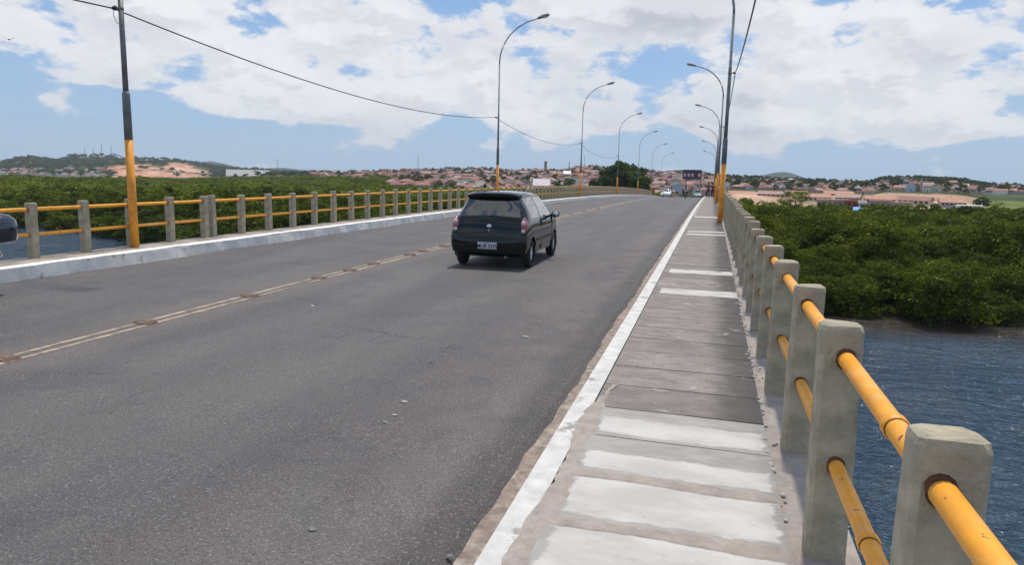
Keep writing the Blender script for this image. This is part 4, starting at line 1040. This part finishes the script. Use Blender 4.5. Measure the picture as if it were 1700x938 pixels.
front = [(x, y, s, r_, i % 3) for i, (x, y, s, r_, _) in enumerate(front)]
tree_things(MID, front, 'mangrove_tree', 'mangrove tree', 'mangrove trees on the left river bank', ml)
fs_ = set((p[0], p[1]) for p in front)
rest_mid = [p for p in spots_mid if (p[0], p[1]) not in fs_]
def forest(name, label, pts, protos_):
    """one stuff object: points in a mesh, crowns instanced on them by geometry nodes"""
    me = bpy.data.meshes.new(name); me.from_pydata([(p[0], p[1], gz(p[0], p[1])) for p in pts], [], [])
    for nm, dat in (('rz', [p[3] for p in pts]), ('sc', [p[2] for p in pts])):
        a = me.attributes.new(nm, 'FLOAT', 'POINT'); a.data.foreach_set('value', dat)
    a = me.attributes.new('pick', 'INT', 'POINT'); a.data.foreach_set('value', [i % len(protos_) for i in range(len(pts))])
    # prototypes: one plant of each shape stands in the wood itself
    o = link(name, me); tag(o, label, 'mangrove wood', kind='stuff')
    ng = bpy.data.node_groups.new(name, 'GeometryNodeTree'); ng.interface.new_socket('Geometry', in_out='INPUT', socket_type='NodeSocketGeometry'); ng.interface.new_socket('Geometry', in_out='OUTPUT', socket_type='NodeSocketGeometry')
    gi = ng.nodes.new('NodeGroupInput'); go = ng.nodes.new('NodeGroupOutput'); iop = ng.nodes.new('GeometryNodeInstanceOnPoints'); g2 = ng.nodes.new('GeometryNodeGeometryToInstance')
    for ob in reversed(protos_):
        oi = ng.nodes.new('GeometryNodeObjectInfo'); oi.inputs[0].default_value = ob; oi.inputs['As Instance'].default_value = True; oi.transform_space = 'ORIGINAL'
        ng.links.new(oi.outputs['Geometry'], g2.inputs[0])
    def attr(nm, ty):
        n = ng.nodes.new('GeometryNodeInputNamedAttribute'); n.data_type = ty; n.inputs[0].default_value = nm; return n.outputs[0]
    cx_ = ng.nodes.new('ShaderNodeCombineXYZ'); ng.links.new(attr('rz', 'FLOAT'), cx_.inputs[2])
    ng.links.new(gi.outputs[0], iop.inputs['Points']); ng.links.new(g2.outputs[0], iop.inputs['Instance']); iop.inputs['Pick Instance'].default_value = True
    ng.links.new(attr('pick', 'INT'), iop.inputs['Instance Index']); ng.links.new(cx_.outputs[0], iop.inputs['Rotation']); ng.links.new(attr('sc', 'FLOAT'), iop.inputs['Scale'])
    ng.links.new(iop.outputs[0], go.inputs[0])
    md = o.modifiers.new('grow', 'NODES'); md.node_group = ng; return o
allobj = list(bpy.data.objects)
midproto = []
for v in range(3):
    for ob in allobj:
        if ob.data is MID[v][0]: midproto.append(ob); break
farproto = []
for i, p in enumerate(spots_far[:2]):
    root = empty('mangrove_tree', (p[0], p[1], gz(p[0], p[1])), p[3], label='broad mangrove crown deep in the wood', cat='mangrove tree', group='trees in the wood'); root.scale = (p[2],)*3
    farproto.append(link('crown', FAR[i][0], root)); link('trunk', MID[0][1], root)
forest('mangrove_wood', 'dense green mangrove wood filling the near bank behind the front row', rest_mid, midproto)
nearproto = [next(ob for ob in bpy.data.objects if ob.data is NEAR[v][0]) for v in range(4)]
forest('mangrove_wood', 'thick mangrove wood behind the waterside rows on the right bank', spots_near, nearproto)
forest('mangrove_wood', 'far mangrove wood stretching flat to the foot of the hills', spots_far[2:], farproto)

# roadside and town trees
TD = []
for s in range(3):
    cm, cl = crown_mesh('tree_crown', M['leaf_dark'], 70+s, 26, 1500, 2.6, 6.0, .26, z0=1.8); TD.append((cm, trunk_mesh('tree_trunk', cl, 4.2, .16)))
tl = []
for i, (px, D, s) in enumerate([(1003, 172, .85), (1018, 165, 1.05), (1034, 160, 1.35), (1048, 166, 1.15), (1060, 176, .9), (1028, 178, 1.2)]):
    x, y = P(px, D); root = empty('roadside_tree', (x, y, gz(x, y)), i, label=['leftmost and lowest of the dark green trees beyond the left railing', 'dark green tree left of the tallest one behind the left railing', 'tallest dark green tree behind the left railing, under the fourth lamp', 'dark green tree just right of the tallest roadside tree', 'rightmost of the dark green trees beyond the left railing', 'dark green tree rising behind the middle of the roadside clump'][i], cat='tree', group='dark roadside trees'); 
    tz = Zat(px, [290, 286, 278, 282, 288, 280][i], D)-gz(x, y); tz *= 1.22; root.scale = (tz/6.2*.80, tz/6.2*.80, tz/6.2)
    link('trunk', TD[i % 3][1], root); link('crown', TD[i % 3][0], root)
cm, cl = crown_mesh('tree_crown', M['leaf_light'], 91, 16, 1500, 2.3, 6.2, .12, z0=3.2, fill=.5); tmL = trunk_mesh('tree_trunk', cl, 5.6, .10)
cm2, cl2 = crown_mesh('tree_crown', M['leaf_light'], 92, 14, 800, 2.2, 4.6, .12, z0=1.4, fill=.6); tm2 = trunk_mesh('tree_trunk', cl2, 3.6, .07)
for px, D, py, cmx, tmx, wd, lab in [(1320, 104, 309, cm, tmL, .95, 'slender pale green tree standing above the mangrove before the sandy site'), (1272, 92, 320, cm2, tm2, .95, 'twiggy olive tree left of the slender pale green one'), (1232, 80, 322, cm2, tm2, .7, 'small scrubby tree beside the far end of the right railing'), (1352, 108, 333, cm2, tm2, .7, 'low pale bush right of the slender pale green tree'),
                             (1632, 215, 324, TD[1][0], TD[1][1], 1.1, 'bare brownish tree at the right end of the sandy site'), (1655, 220, 330, cm2, tm2, 1.5, 'yellow-green rounded tree at the far right beyond the mangrove')]:
    x, y = P(px, D); z = gz(x, y); h = Zat(px, py, D)-z; root = empty('tree', (x, y, z), px, label=lab, cat='tree'); hh = 6.3 if cmx is cm or cmx is TD[1][0] else 4.8
    root.scale = (h/hh*wd, h/hh*wd, h/hh); link('trunk', tmx, root); link('crown', cmx, root)
TT = []
for s in range(3):
    cm, cl = crown_mesh('tree_crown', M['leaf_dark'], 80+s, 14, 420, 3.2, 6.0, .55, z0=1.2); TT.append((cm, trunk_mesh('tree_trunk', cl[:4], 4.0, .2)))

# ------------------------------------------------------------------ the town
WALLS = ['white_wall', 'cream', 'pink_wall', 'blue_wall', 'brick_wall', 'grey_wall', 'tan']; WN = ['white', 'cream', 'pink', 'pale blue', 'brick-brown', 'grey', 'tan']
RN = ['dark clay red', 'orange clay', 'deep brown-red', 'pale sandy', 'greyish']
def house_meshes(Lx, Ly, h, rh, kind):
    b = MB(); b.box(-Lx/2, Lx/2, -Ly/2, Ly/2, -1.5, h)
    if kind == 'gable': b.add([(-Lx/2, -Ly/2, h), (-Lx/2, Ly/2, h), (-Lx/2, 0, h+rh*.95), (Lx/2, -Ly/2, h), (Lx/2, Ly/2, h), (Lx/2, 0, h+rh*.95)], [(0, 2, 1), (3, 4, 5)])
    wm = b.mesh('wall', M['white_wall'])
    b = MB(); o = .35
    if kind == 'gable':
        for s in (-1, 1):
            b.add([(-Lx/2-o, s*(Ly/2+o), h-.12), (Lx/2+o, s*(Ly/2+o), h-.12), (Lx/2+o, 0, h+rh), (-Lx/2-o, 0, h+rh), (-Lx/2-o, s*(Ly/2+o), h+.05), (Lx/2+o, s*(Ly/2+o), h+.05), (Lx/2+o, 0, h+rh+.17), (-Lx/2-o, 0, h+rh+.17)], [(0, 1, 2, 3), (4, 5, 6, 7), (0, 1, 5, 4), (0, 3, 7, 4), (1, 2, 6, 5)])
    elif kind == 'hip':
        q = Ly/2; b.add([(-Lx/2-o, -Ly/2-o, h+.01), (Lx/2+o, -Ly/2-o, h+.01), (Lx/2+o, Ly/2+o, h+.01), (-Lx/2-o, Ly/2+o, h+.01), (-Lx/2+q, 0, h+rh), (Lx/2-q, 0, h+rh)], [(0, 1, 5, 4), (2, 3, 4, 5), (1, 2, 5), (3, 0, 4), (0, 3, 2, 1)])
    else: b.box(-Lx/2-.15, Lx/2+.15, -Ly/2-.15, Ly/2+.15, h+.003, h+.3)
    rm = b.mesh('roof', M['roof0'])
    b = MB(); fl = max(1, int(round(h/2.9)))
    for f in range(fl):
        for sx_ in (-1, 1):
            for k in (-.28, .0, .28):
                z0 = .9+f*2.9
                if f == 0 and k == 0: b.box(k*Lx-.45, k*Lx+.45, sx_*(Ly/2+.02)-.04, sx_*(Ly/2+.02)+.04, -.2, 2.0)
                else: b.box(k*Lx-.55, k*Lx+.55, sx_*(Ly/2+.02)-.04, sx_*(Ly/2+.02)+.04, z0, z0+1.1)
    for sx_ in (-1, 1): b.box(sx_*(Lx/2+.02)-.04, sx_*(Lx/2+.02)+.04, -.55, .55, .9, 2.0)
    return wm, rm, b.mesh('window', M['window_dark'])
HM = [house_meshes(9, 7, 2.8, 1.7, 'gable'), house_meshes(11, 8, 3.0, 1.9, 'gable'), house_meshes(8, 8, 2.9, 1.6, 'hip'), house_meshes(12, 8, 3.0, 1.8, 'hip'), house_meshes(8, 7, 5.6, 1.6, 'gable'), house_meshes(8, 7, 5.8, 0, 'flat')]
HS = [(9, 7, 2.8, 1.7), (11, 8, 3.0, 1.9), (8, 8, 2.9, 1.6), (12, 8, 3.0, 1.8), (8, 7, 5.6, 1.6), (8, 7, 5.8, .3)]
rh_ = random.Random(21); cand = []; grid2 = {}
def region(px):
    for lim, n in ((640, 'left of the white blocks'), (790, 'right of the white blocks'), (905, 'behind the dark hatchback'), (960, 'by the brick tower'), (1010, 'around the third left lamp'), (1100, 'behind the roadside trees'), (1190, 'at the end of the road'), (1300, 'beside the nearest right lamp'), (1440, 'below the round green hill'), (1560, 'above the sandy site'), (1640, 'by the long white roof'), (9999, 'at the far right edge')):
        if px < lim: return n
for _ in range(120000):
    px = rh_.uniform(520, 1780); D = rh_.uniform(250, 800)
    lo = 400 if px < 640 else (330 if px < 740 else 262)
    if px > 1190: lo = 366
    if px > 1610: lo = 430
    if D < lo: continue
    dens_ = 1.0 if px > 720 else .55
    if 1560 < px < 1660 and D > 480: dens_ = .08
    if px > 1640: dens_ = .4
    if px > 1240 and D > 640: dens_ *= .5
    if rh_.random() > dens_: continue
    x, y = P(px, D); sp = 5.2 if px > 1190 else 8.0
    if -14 < x < 6 and y < 330: continue
    key = (int(x//9), int(y//9)); bad = False
    for i in (-1, 0, 1):
        for j in (-1, 0, 1):
            for a in grid2.get((key[0]+i, key[1]+j), ()):
                if (a[0]-x)**2+(a[1]-y)**2 < sp*sp*.95: bad = True
    if bad: continue
    grid2.setdefault(key, []).append((x, y)); cand.append((D, px, x, y))
cand.sort()
far_b = MB(); FM = [M[k] for k in WALLS]+[M['roof%d' % i] for i in range(5)]; nh = 0; treespots = []
for D, px, x, y in cand:
    if rh_.random() < .19: treespots.append((x, y)); continue
    v = rh_.choices(range(6), (4, 3, 4, 3, 1.3, 1.2))[0]; wi = rh_.choices(range(7), (5, 3, 2.2, 1, 2.5, 1.5, 2))[0]; ri = rh_.choices(range(5), (5, 4, 3, 1.6, 1.4))[0]
    rz = rh_.choice((0, math.pi/2))+rh_.gauss(0, .25)-azpx(px)*.5; z = gz(x, y); s = rh_.uniform(.85, 1.12)*(.52 if px > 1190 else .74)
    if nh < 295:
        nh += 1
        root = empty('house', (x, y, z), rz, label='%s house, %s roof, %s' % (WN[wi], RN[ri] if v != 5 else 'flat', region(px)), cat='house', group='houses of the town'); root.scale = (s,)*3
        for nm, me, mt in (('wall', HM[v][0], M[WALLS[wi]]), ('roof', HM[v][1], M['roof%d' % ri] if v != 5 else M[WALLS[wi]]), ('window', HM[v][2], None)):
            ob = link(nm, me, root)
            if mt: ob.material_slots[0].link = 'OBJECT'; ob.material_slots[0].material = mt
    else:
        Lx, Ly, h, rh2 = HS[v]; Rm = Matrix.Translation((x, y, z)) @ Matrix.Rotation(rz, 4, 'Z') @ Matrix.Scale(s, 4)
        T = lambda q: tuple(Rm @ Vector(q))
        far_b.add([T(q) for q in [(-Lx/2, -Ly/2, -2), (Lx/2, -Ly/2, -2), (Lx/2, Ly/2, -2), (-Lx/2, Ly/2, -2), (-Lx/2, -Ly/2, h), (Lx/2, -Ly/2, h), (Lx/2, Ly/2, h), (-Lx/2, Ly/2, h)]], [(0, 1, 5, 4), (1, 2, 6, 5), (2, 3, 7, 6), (3, 0, 4, 7)], wi)
        far_b.add([T(q) for q in [(-Lx/2-.3, -Ly/2-.3, h), (Lx/2+.3, -Ly/2-.3, h), (Lx/2+.3, Ly/2+.3, h), (-Lx/2-.3, Ly/2+.3, h), (-Lx/2-.3, 0, h+rh2), (Lx/2+.3, 0, h+rh2)]], [(0, 1, 5, 4), (2, 3, 4, 5), (1, 2, 5), (3, 0, 4)], 7+ri)
for _ in range(170):
    px = rh_.choice((rh_.uniform(-60, 90), rh_.uniform(90, 180), rh_.uniform(-60, 60))); D = rh_.uniform(930, 1190); x, y = P(px, D); z = gz(x, y); q = rh_.uniform(2.4, 4.0); wi = rh_.choice((0, 0, 1, 2, 4)); ri = rh_.choice((0, 1, 3, 4))
    far_b.add([(x-q, y-q*.7, z-3), (x+q, y-q*.7, z-3), (x+q, y+q*.7, z-3), (x-q, y+q*.7, z-3), (x-q, y-q*.7, z+3), (x+q, y-q*.7, z+3), (x+q, y+q*.7, z+3), (x-q, y+q*.7, z+3)], [(0, 1, 5, 4), (1, 2, 6, 5), (2, 3, 7, 6), (3, 0, 4, 7)], wi)
    far_b.add([(x-q, y-q*.7, z+3), (x+q, y-q*.7, z+3), (x+q, y+q*.7, z+3), (x-q, y+q*.7, z+3), (x-q, y, z+4.6), (x+q, y, z+4.6)], [(0, 1, 5, 4), (2, 3, 4, 5), (1, 2, 5), (3, 0, 4)], 7+ri)
tag(far_b.obj('distant_houses', FM), 'mass of small houses higher up the far slopes of the town', 'houses', kind='stuff')
# trees between the houses and along the ridge tops
tsel = treespots[:]
for _ in range(260):
    px = rh_.uniform(380, 1800); D = rh_.uniform(560, 800); 
    if 1200 < px < 1410: continue
    if (px < 640 or 1450 < px < 1660 or 740 < px < 830 or rh_.random() < .35): tsel.append(P(px, D))
for k in range(90): tsel.append(P(rh_.uniform(1535, 1650), rh_.uniform(500, 790)))
for k in range(60): tsel.append(P(rh_.uniform(1455, 1530), rh_.uniform(725, 800)))
tsel.sort(key=lambda q: math.hypot(*q))
reg_l = lambda x, y: region(float(pxaz(math.atan2(x, y))))
for i, (x, y) in enumerate(tsel[:200]):
    root = empty('town_tree', (x, y, gz(x, y)-.3), rh_.uniform(0, 6), label='dark green tree among the houses '+reg_l(x, y), cat='tree', group='trees among the houses'); s = rh_.uniform(.45, .95); root.scale = (s, s, s*rh_.uniform(.9, 1.25))
    link('trunk', TT[i % 3][1], root); link('crown', TT[i % 3][0], root)
crowns = [o for o in bpy.data.objects if o.data is TT[0][0]][:1]+[o for o in bpy.data.objects if o.data is TT[1][0]][:1]
o = forest('hillside_wood', 'dark trees along the ridge above the town', [(x, y, rh_.uniform(.55, 1.0), rh_.uniform(0, 6), 0) for x, y in tsel[200:]], crowns)
hillp = []
for q in range(2):
    px_, D_ = 60+30*q, 1250; x_, y_ = P(px_, D_); cm_, cl_ = crown_mesh('tree_crown', M['leaf_hill'], 95+q, 14, 420, 3.2, 5.4, .55, z0=.8)
    rt_ = empty('hill_tree', (x_, y_, gz(x_, y_)), q, label=['round scrubby tree low on the left hill', 'scrubby tree beside the other one low on the left hill'][q], cat='tree'); hillp.append(link('crown', cm_, rt_)); link('trunk', TT[q][1], rt_); o['category'] = 'wood'
hw = []
for _ in range(4200):
    px = rh_.uniform(-250, 560); D = rh_.uniform(960, 1750)
    x, y = P(px, D)
    if float(earth(px, D, x, y)) > .25 or (px < 180 and D < 1200 and rh_.random() < .8): continue
    hw.append((x, y, rh_.uniform(.6, 1.5), rh_.uniform(0, 6), 0))
o = forest('hillside_wood', 'rough green scrub covering the left hills', hw, hillp); o['category'] = 'wood'

# landmark buildings
def block(name, label, px, py_top, D, wpx, hm=None, wall='white_wall', roof='roof3', floors=3, cols=4, depth=9, cat='building', rz=None, shape='flat', mast=False, pybase=None):
    x, y = P(px, D); z = gz(x, y)
    if pybase is not None: z = Zat(px, pybase, D)
    W = wpx/1133.3*D*math.cos(azpx(px)+YAW)*1.0; zt = Zat(px, py_top, D); h = hm or zt-z; rz = -azpx(px) if rz is None else rz
    root = empty(name, (x, y, z), rz, label=label, cat=cat)
    b = MB(); b.box(-W/2, W/2, -depth/2, depth/2, -3, h); b.obj('wall', M[wall], root)
    b = MB(); o_ = .25
    if shape == 'flat': b.box(-W/2-o_, W/2+o_, -depth/2-o_, depth/2+o_, h+.003, h+.45)
    elif shape == 'gable':
        rr = depth*.22; b.add([(-W/2-o_, -depth/2-o_, h), (W/2+o_, -depth/2-o_, h), (W/2+o_, depth/2+o_, h), (-W/2-o_, depth/2+o_, h), (-W/2-o_, 0, h+rr), (W/2+o_, 0, h+rr)], [(0, 1, 5, 4), (2, 3, 4, 5), (1, 2, 5), (3, 0, 4)])
    elif shape == 'arch':
        n = 9; vs = []
        for i in range(n+1):
            t = math.pi*i/n
            for sx_ in (-1, 1): vs.append((sx_*(W/2+o_), -math.cos(t)*(depth/2+o_), h+math.sin(t)*depth*.2))
        b.add(vs, [(2*i, 2*i+1, 2*i+3, 2*i+2) for i in range(n)])
    b.obj('roof', M[roof], root)
    me = None
    for f in range(floors):
        for k in range(cols):
            if me is None:
                q = MB(); ww = W/cols*.28; hh = h/floors*.26; q.box(-ww, ww, -.05, .05, -hh, hh); me = q.mesh('window', M['window_dark'])
            link('window', me, root, (-W/2+W*(k+.5)/cols, -depth/2-.02, h*(f+.55)/floors))
    return root
block('warehouse', 'long low white warehouse at the foot of the left hills', 412, 292, 800, 66, wall='white_wall', roof='grey_wall', floors=1, cols=10, depth=30, shape='gable')
block('apartment_block', 'left of the two white apartment blocks on the low ridge left of the town', 662, 288, 600, 13, floors=3, cols=4, depth=10)
block('apartment_block', 'right of the two white apartment blocks on the low ridge left of the town', 680, 286, 600, 16, floors=3, cols=5, depth=10)
block('apartment_block', 'cream block behind the white apartment blocks', 704, 285.5, 640, 14, wall='cream', floors=3, cols=4, depth=10)
t_ = block('water_tower', 'tall tan brick tower rising above the red roofs', 905, 268.5, 520, 4.5, wall='tan', roof='tan', floors=5, cols=1, depth=2.6, cat='tower')
block('hall', 'cream hall on the crest behind the third left lamp', 985, 281, 640, 26, wall='cream', floors=3, cols=7, depth=12)
block('hall', 'pale pink block right of the cream hall on the crest', 1005, 283.5, 620, 12, wall='pink_wall', floors=3, cols=3, depth=10)
block('hall', 'white building among dark trees left of the third left lamp', 941, 288.5, 470, 11, floors=2, cols=3, depth=9, shape='gable', roof='white_roof')
block('low_house', 'low house with broad pale lilac roof just above the left railing', 899, 308, 262, 26, wall='cream', roof='lilac', floors=1, cols=3, depth=12, shape='gable')
block('villa', 'pale yellow villa on the ridge at upper right', 1540, 298, 700, 14, wall='cream', floors=2, cols=3, depth=10)
block('villa', 'pink villa left of the pale yellow one on the ridge', 1522, 300.5, 690, 10, wall='pink_wall', floors=2, cols=3, depth=10)
block('hangar', 'hall with long arched white roof before the wooded ridge at right', 1591, 319.5, 470, 24, wall='white_wall', roof='white_roof', floors=1, cols=5, depth=26, shape='arch')
block('pavilion', 'white gabled house just below the round green hill', 1312, 300.5, 620, 11, floors=2, cols=3, depth=9, shape='gable', roof='white_roof')
block('site_shed', 'long beige shed on the sandy site', 1384, 334, 160, 46, wall='grey_wall', roof='roof3', floors=1, cols=6, depth=6, pybase=344)
block('site_shed', 'red-brown shed beside the blue canopy on the sandy site', 1422, 335.5, 158, 28, wall='red_shed', roof='red_shed', floors=1, cols=3, depth=5, pybase=346)
block('site_shed', 'beige shed right of the red-brown one', 1464, 335.5, 165, 30, wall='grey_wall', roof='roof3', floors=1, cols=4, depth=5, pybase=347)
block('site_shed', 'long tan shed behind the mangrove at right', 1495, 338.5, 172, 32, wall='cream', roof='roof3', floors=1, cols=4, depth=5, pybase=347)
block('site_shed', 'low white shed at the right end of the sandy site', 1612, 344, 185, 34, wall='white_wall', roof='white_roof', floors=1, cols=5, depth=5, pybase=349)
b_ = block('site_office', 'small white cabin with blue base on the sandy site', 1434, 337.5, 150, 9, wall='white_wall', roof='white_roof', floors=1, cols=1, depth=2.5, pybase=346)
for i, (px, yt, yb, D, wpx, wl_, rf_) in enumerate([(1232, 321.5, 327, 310, 40, 'cream', 'salmon'), (1284, 322, 329, 290, 44, 'pink_wall', 'roof3'), (1356, 327, 334, 262, 42, 'cream', 'salmon'), (1410, 328, 336, 255, 36, 'grey_wall', 'roof3'), (1462, 330.5, 338, 250, 44, 'pink_wall', 'salmon'), (1522, 332.5, 339.5, 238, 46, 'cream', 'roof1'), (1583, 336, 342.5, 232, 36, 'grey_wall', 'salmon'), (1392, 321.5, 326.5, 335, 44, 'cream', 'salmon'), (1500, 325.5, 330.5, 325, 40, 'white_wall', 'roof3'), (1322, 320.5, 325, 338, 34, 'brick_wall', 'roof1'), (1556, 328, 332, 320, 38, 'cream', 'salmon')]):
    block('terrace_row', ['leftmost long low terrace on the sandy site', 'pale-roofed terrace left of the slender tree', 'salmon-roofed terrace behind the peaked tent', 'pale-roofed terrace behind the red-brown shed', 'salmon-roofed terrace right of the blue canopy', 'orange-roofed terrace left of the low white shed', 'last terrace at the right end of the site', 'upper salmon-roofed terrace behind the beige shed', 'upper white terrace towards the right of the site', 'small brick terrace above the slender pale tree', 'upper salmon-roofed terrace near the right end of the site'][i], px, yt, D, wpx, wall=wl_, roof=rf_, floors=1, cols=6, depth=5.5, cat='terrace', shape='gable', pybase=yb, rz=-azpx(px)+(.08, -.25, .22, -.16, .1, -.22, .15, .2, -.18, .3, -.1)[i])
# tents and canopy
def tent(label, px, py, D, wpx, m, name='tent', hpx=9):
    x, y = P(px, D); W = wpx/1133.3*D*.9; z0 = Zat(px, py, D); h = hpx/1133.3*D
    root = empty(name, (x, y, z0), -azpx(px), label=label, cat=name)
    b = MB(); n = 8; vs = [(0, 0, h)]
    for r_, zf in ((.25, .62), (.6, .28), (1, .12)):
        vs += [(r_*W/2*math.cos(2*math.pi*j/n+.39), r_*W/2*math.sin(2*math.pi*j/n+.39), h*zf) for j in range(n)]
    fs = [(0, 1+j, 1+(j+1) % n) for j in range(n)]+[(1+l*n+j, 1+l*n+(j+1) % n, 1+(l+1)*n+(j+1) % n, 1+(l+1)*n+j) for l in range(2) for j in range(n)]
    b.add(vs, fs); b.obj('canopy', m, root)
    for j in range(0, n, 2):
        b = MB(); a = 2*math.pi*j/n+.39; b.tube([(W/2*.97*math.cos(a), W/2*.97*math.sin(a), -1.2), (W/2*.97*math.cos(a), W/2*.97*math.sin(a), h*.13)], .05, 6); b.obj('pole', M['grey_steel'], root)
tent('white peaked tent on the sandy site behind the mangrove', 1376, 344.5, 150, 24, M['white_roof'], hpx=7)
tent('small white tent right of the large peaked one', 1396, 344.5, 152, 9, M['white_roof'], hpx=4)
tent('pale tent behind the slender green tree', 1300, 342, 155, 16, M['white_roof'], hpx=6)
x, y = P(1440, 146); root = empty('blue_canopy', (x, y, Zat(1440, 349, 146)), -azpx(1440), label='flat blue tarpaulin canopy on posts at the near edge of the site', cat='canopy')
b = MB(); b.add([(-2.1, -1, .0), (2.1, -1, .0), (2.1, 1, .55), (-2.1, 1, .55), (-2.1, -1, -.1), (2.1, -1, -.1), (2.1, 1, .45), (-2.1, 1, .45)], [(0, 1, 2, 3), (4, 7, 6, 5), (0, 4, 5, 1), (1, 5, 6, 2), (2, 6, 7, 3), (3, 7, 4, 0)]); b.obj('tarpaulin', M['awning_blue'], root)
for sx_ in (-1.9, 1.9):
    for sy2 in (-.9, .9): b = MB(); b.tube([(sx_, sy2, -2), (sx_, sy2, 0)], .05, 6); b.obj('post', M['grey_steel'], root)
# billboard over the road end
x, y = P(1148, 185); D = 185; z0 = Zat(1148, 297.5, D); z1 = Zat(1148, 281.5, D); W = 30/1133.3*D*.97
root = empty('billboard', (x, y, gz(x, y)), -azpx(1148), label='dark framed billboard with four pale panels above the end of the road', cat='billboard'); zb = gz(x, y)
b = MB(); b.box(-W/2, W/2, -.12, .12, z0-zb, z1-zb); b.obj('board', M['billboard'], root)
for k in (-.38, -.17, .02, .38): b = MB(); b.box(k*W-.30, k*W+.30, -.16, -.122, z0-zb+.7, z1-zb-.95); b.obj('picture_panel', M['bill_pink'], root)
for sx_ in (-.30, .46): b = MB(); b.tube([(sx_*W, 0, -1), (sx_*W, 0, z0-zb)], .13, 8); b.obj('post', M['dark_steel'], root)
# radio masts
def mast(px, top, D, label, r=.35):
    x, y = P(px, D); z = gz(x, y); zt = Zat(px, top, D); root = empty('radio_mast', (x, y, z), 0, label=label, cat='mast', group='thin masts on the skyline')
    b = MB(); h = zt-z
    for j in range(3):
        a = j*2.094; b.tube([(r*math.cos(a), r*math.sin(a), -1), (r*.5*math.cos(a), r*.5*math.sin(a), h)], r*.22, 4)
    b.obj('lattice', M['dark_steel'], root); b = MB(); b.tube([(0, 0, h*.1), (0, 0, h*1.04)], r*.2, 5); b.obj('antenna', M['dark_steel'], root)
for px, top, lab in [(143, 245, 'leftmost thin mast on the left hill'), (157, 246, 'second thin mast on the left hill'), (171, 238, 'tallest thin mast on the left hill'), (187, 241, 'rightmost thin mast on the left hill, beside the lamp pole')]: mast(px, top, 1700, lab, .8)
mast(461, 264, 800, 'lone thin mast above the low green ridge', .4); mast(694, 258, 640, 'thin mast above the white apartment blocks', .3); mast(944, 268, 620, 'lattice mast on the slope left of the third left lamp', .5); mast(969, 258, 640, 'thin mast behind the third left lamp post', .25); mast(1557, 296, 690, 'short mast beside the pale yellow villa', .3)
# low wall where the far railing becomes solid parapet is left to the posts; a bird high at left
d = ray(15, 65); p = np.array([0, 0, HE])+d*34
root = empty('bird', tuple(p), .9, label='small dark bird flying high at the upper left', cat='bird')
b = MB(); b.ell((0, 0, 0), (.05, .17, .045), 0, 8, 6); b.ell((0, .17, .02), (.03, .05, .03), 0, 8, 5); b.obj('body', M['wire'], root, True)
for s in (1, -1): b = MB(); b.add([(s*.03, .07, 0), (s*.03, -.06, 0), (s*.20, -.02, .10), (s*.22, .05, .10), (s*.38, -.10, .17), (s*.03, .0, .02)], [(0, 1, 2, 3), (3, 2, 4), (0, 3, 5)]); b.obj('wing', M['wire'], root)
root.scale = (.6,)*3

# ------------------------------------------------------------------ tell look-alikes apart by their order in the view
ORD = ['', 'first', 'second', 'third', 'fourth', 'fifth', 'sixth', 'seventh', 'eighth', 'ninth', 'tenth', 'eleventh', 'twelfth']
TENS = {20: 'twent', 30: 'thirt', 40: 'fort', 50: 'fift', 60: 'sixt', 70: 'sevent', 80: 'eight', 90: 'ninet'}
def ordinal(n):
    if n <= 12: return ORD[n]
    if n < 20: return {13: 'thirteenth', 14: 'fourteenth', 15: 'fifteenth', 16: 'sixteenth', 17: 'seventeenth', 18: 'eighteenth', 19: 'nineteenth'}[n]
    if n < 100: return TENS[n//10*10]+('ieth' if n % 10 == 0 else 'y-'+ORD[n % 10])
    return 'hundredth and later'
same = {}
for o in sc.objects:
    if o.parent is None and 'group' in o and 'label' in o: same.setdefault((o['group'], o['label']), []).append(o)
for (gr, lb_), L in same.items():
    if len(L) < 2: continue
    L.sort(key=lambda o: math.atan2(o.location.x, o.location.y))
    for i, o in enumerate(L): o['label'] = '%s from left: %s' % (ordinal(i+1), lb_)

# ------------------------------------------------------------------ haze and enlargement to metres
HAZE = True
if HAZE:
    b = MB(); b.box(-5600, 3800, -300, 5600, WZ-2.2, 260)
    hm = bpy.data.materials.new('haze_air'); hm.use_nodes = True; t = hm.node_tree; t.nodes.clear()
    pv = t.nodes.new('ShaderNodeVolumePrincipled'); pv.inputs['Color'].default_value = (.80, .88, 1, 1); pv.inputs['Density'].default_value = .00013; pv.inputs['Anisotropy'].default_value = .2
    oo = t.nodes.new('ShaderNodeOutputMaterial'); t.links.new(pv.outputs[0], oo.inputs['Volume'])
    tag(b.obj('haze', hm), kind='stuff')
for o in list(sc.objects):
    if o.parent is None and o.type in ('MESH', 'EMPTY'):
        o.location = o.location*UNIT; o.scale = o.scale*UNIT
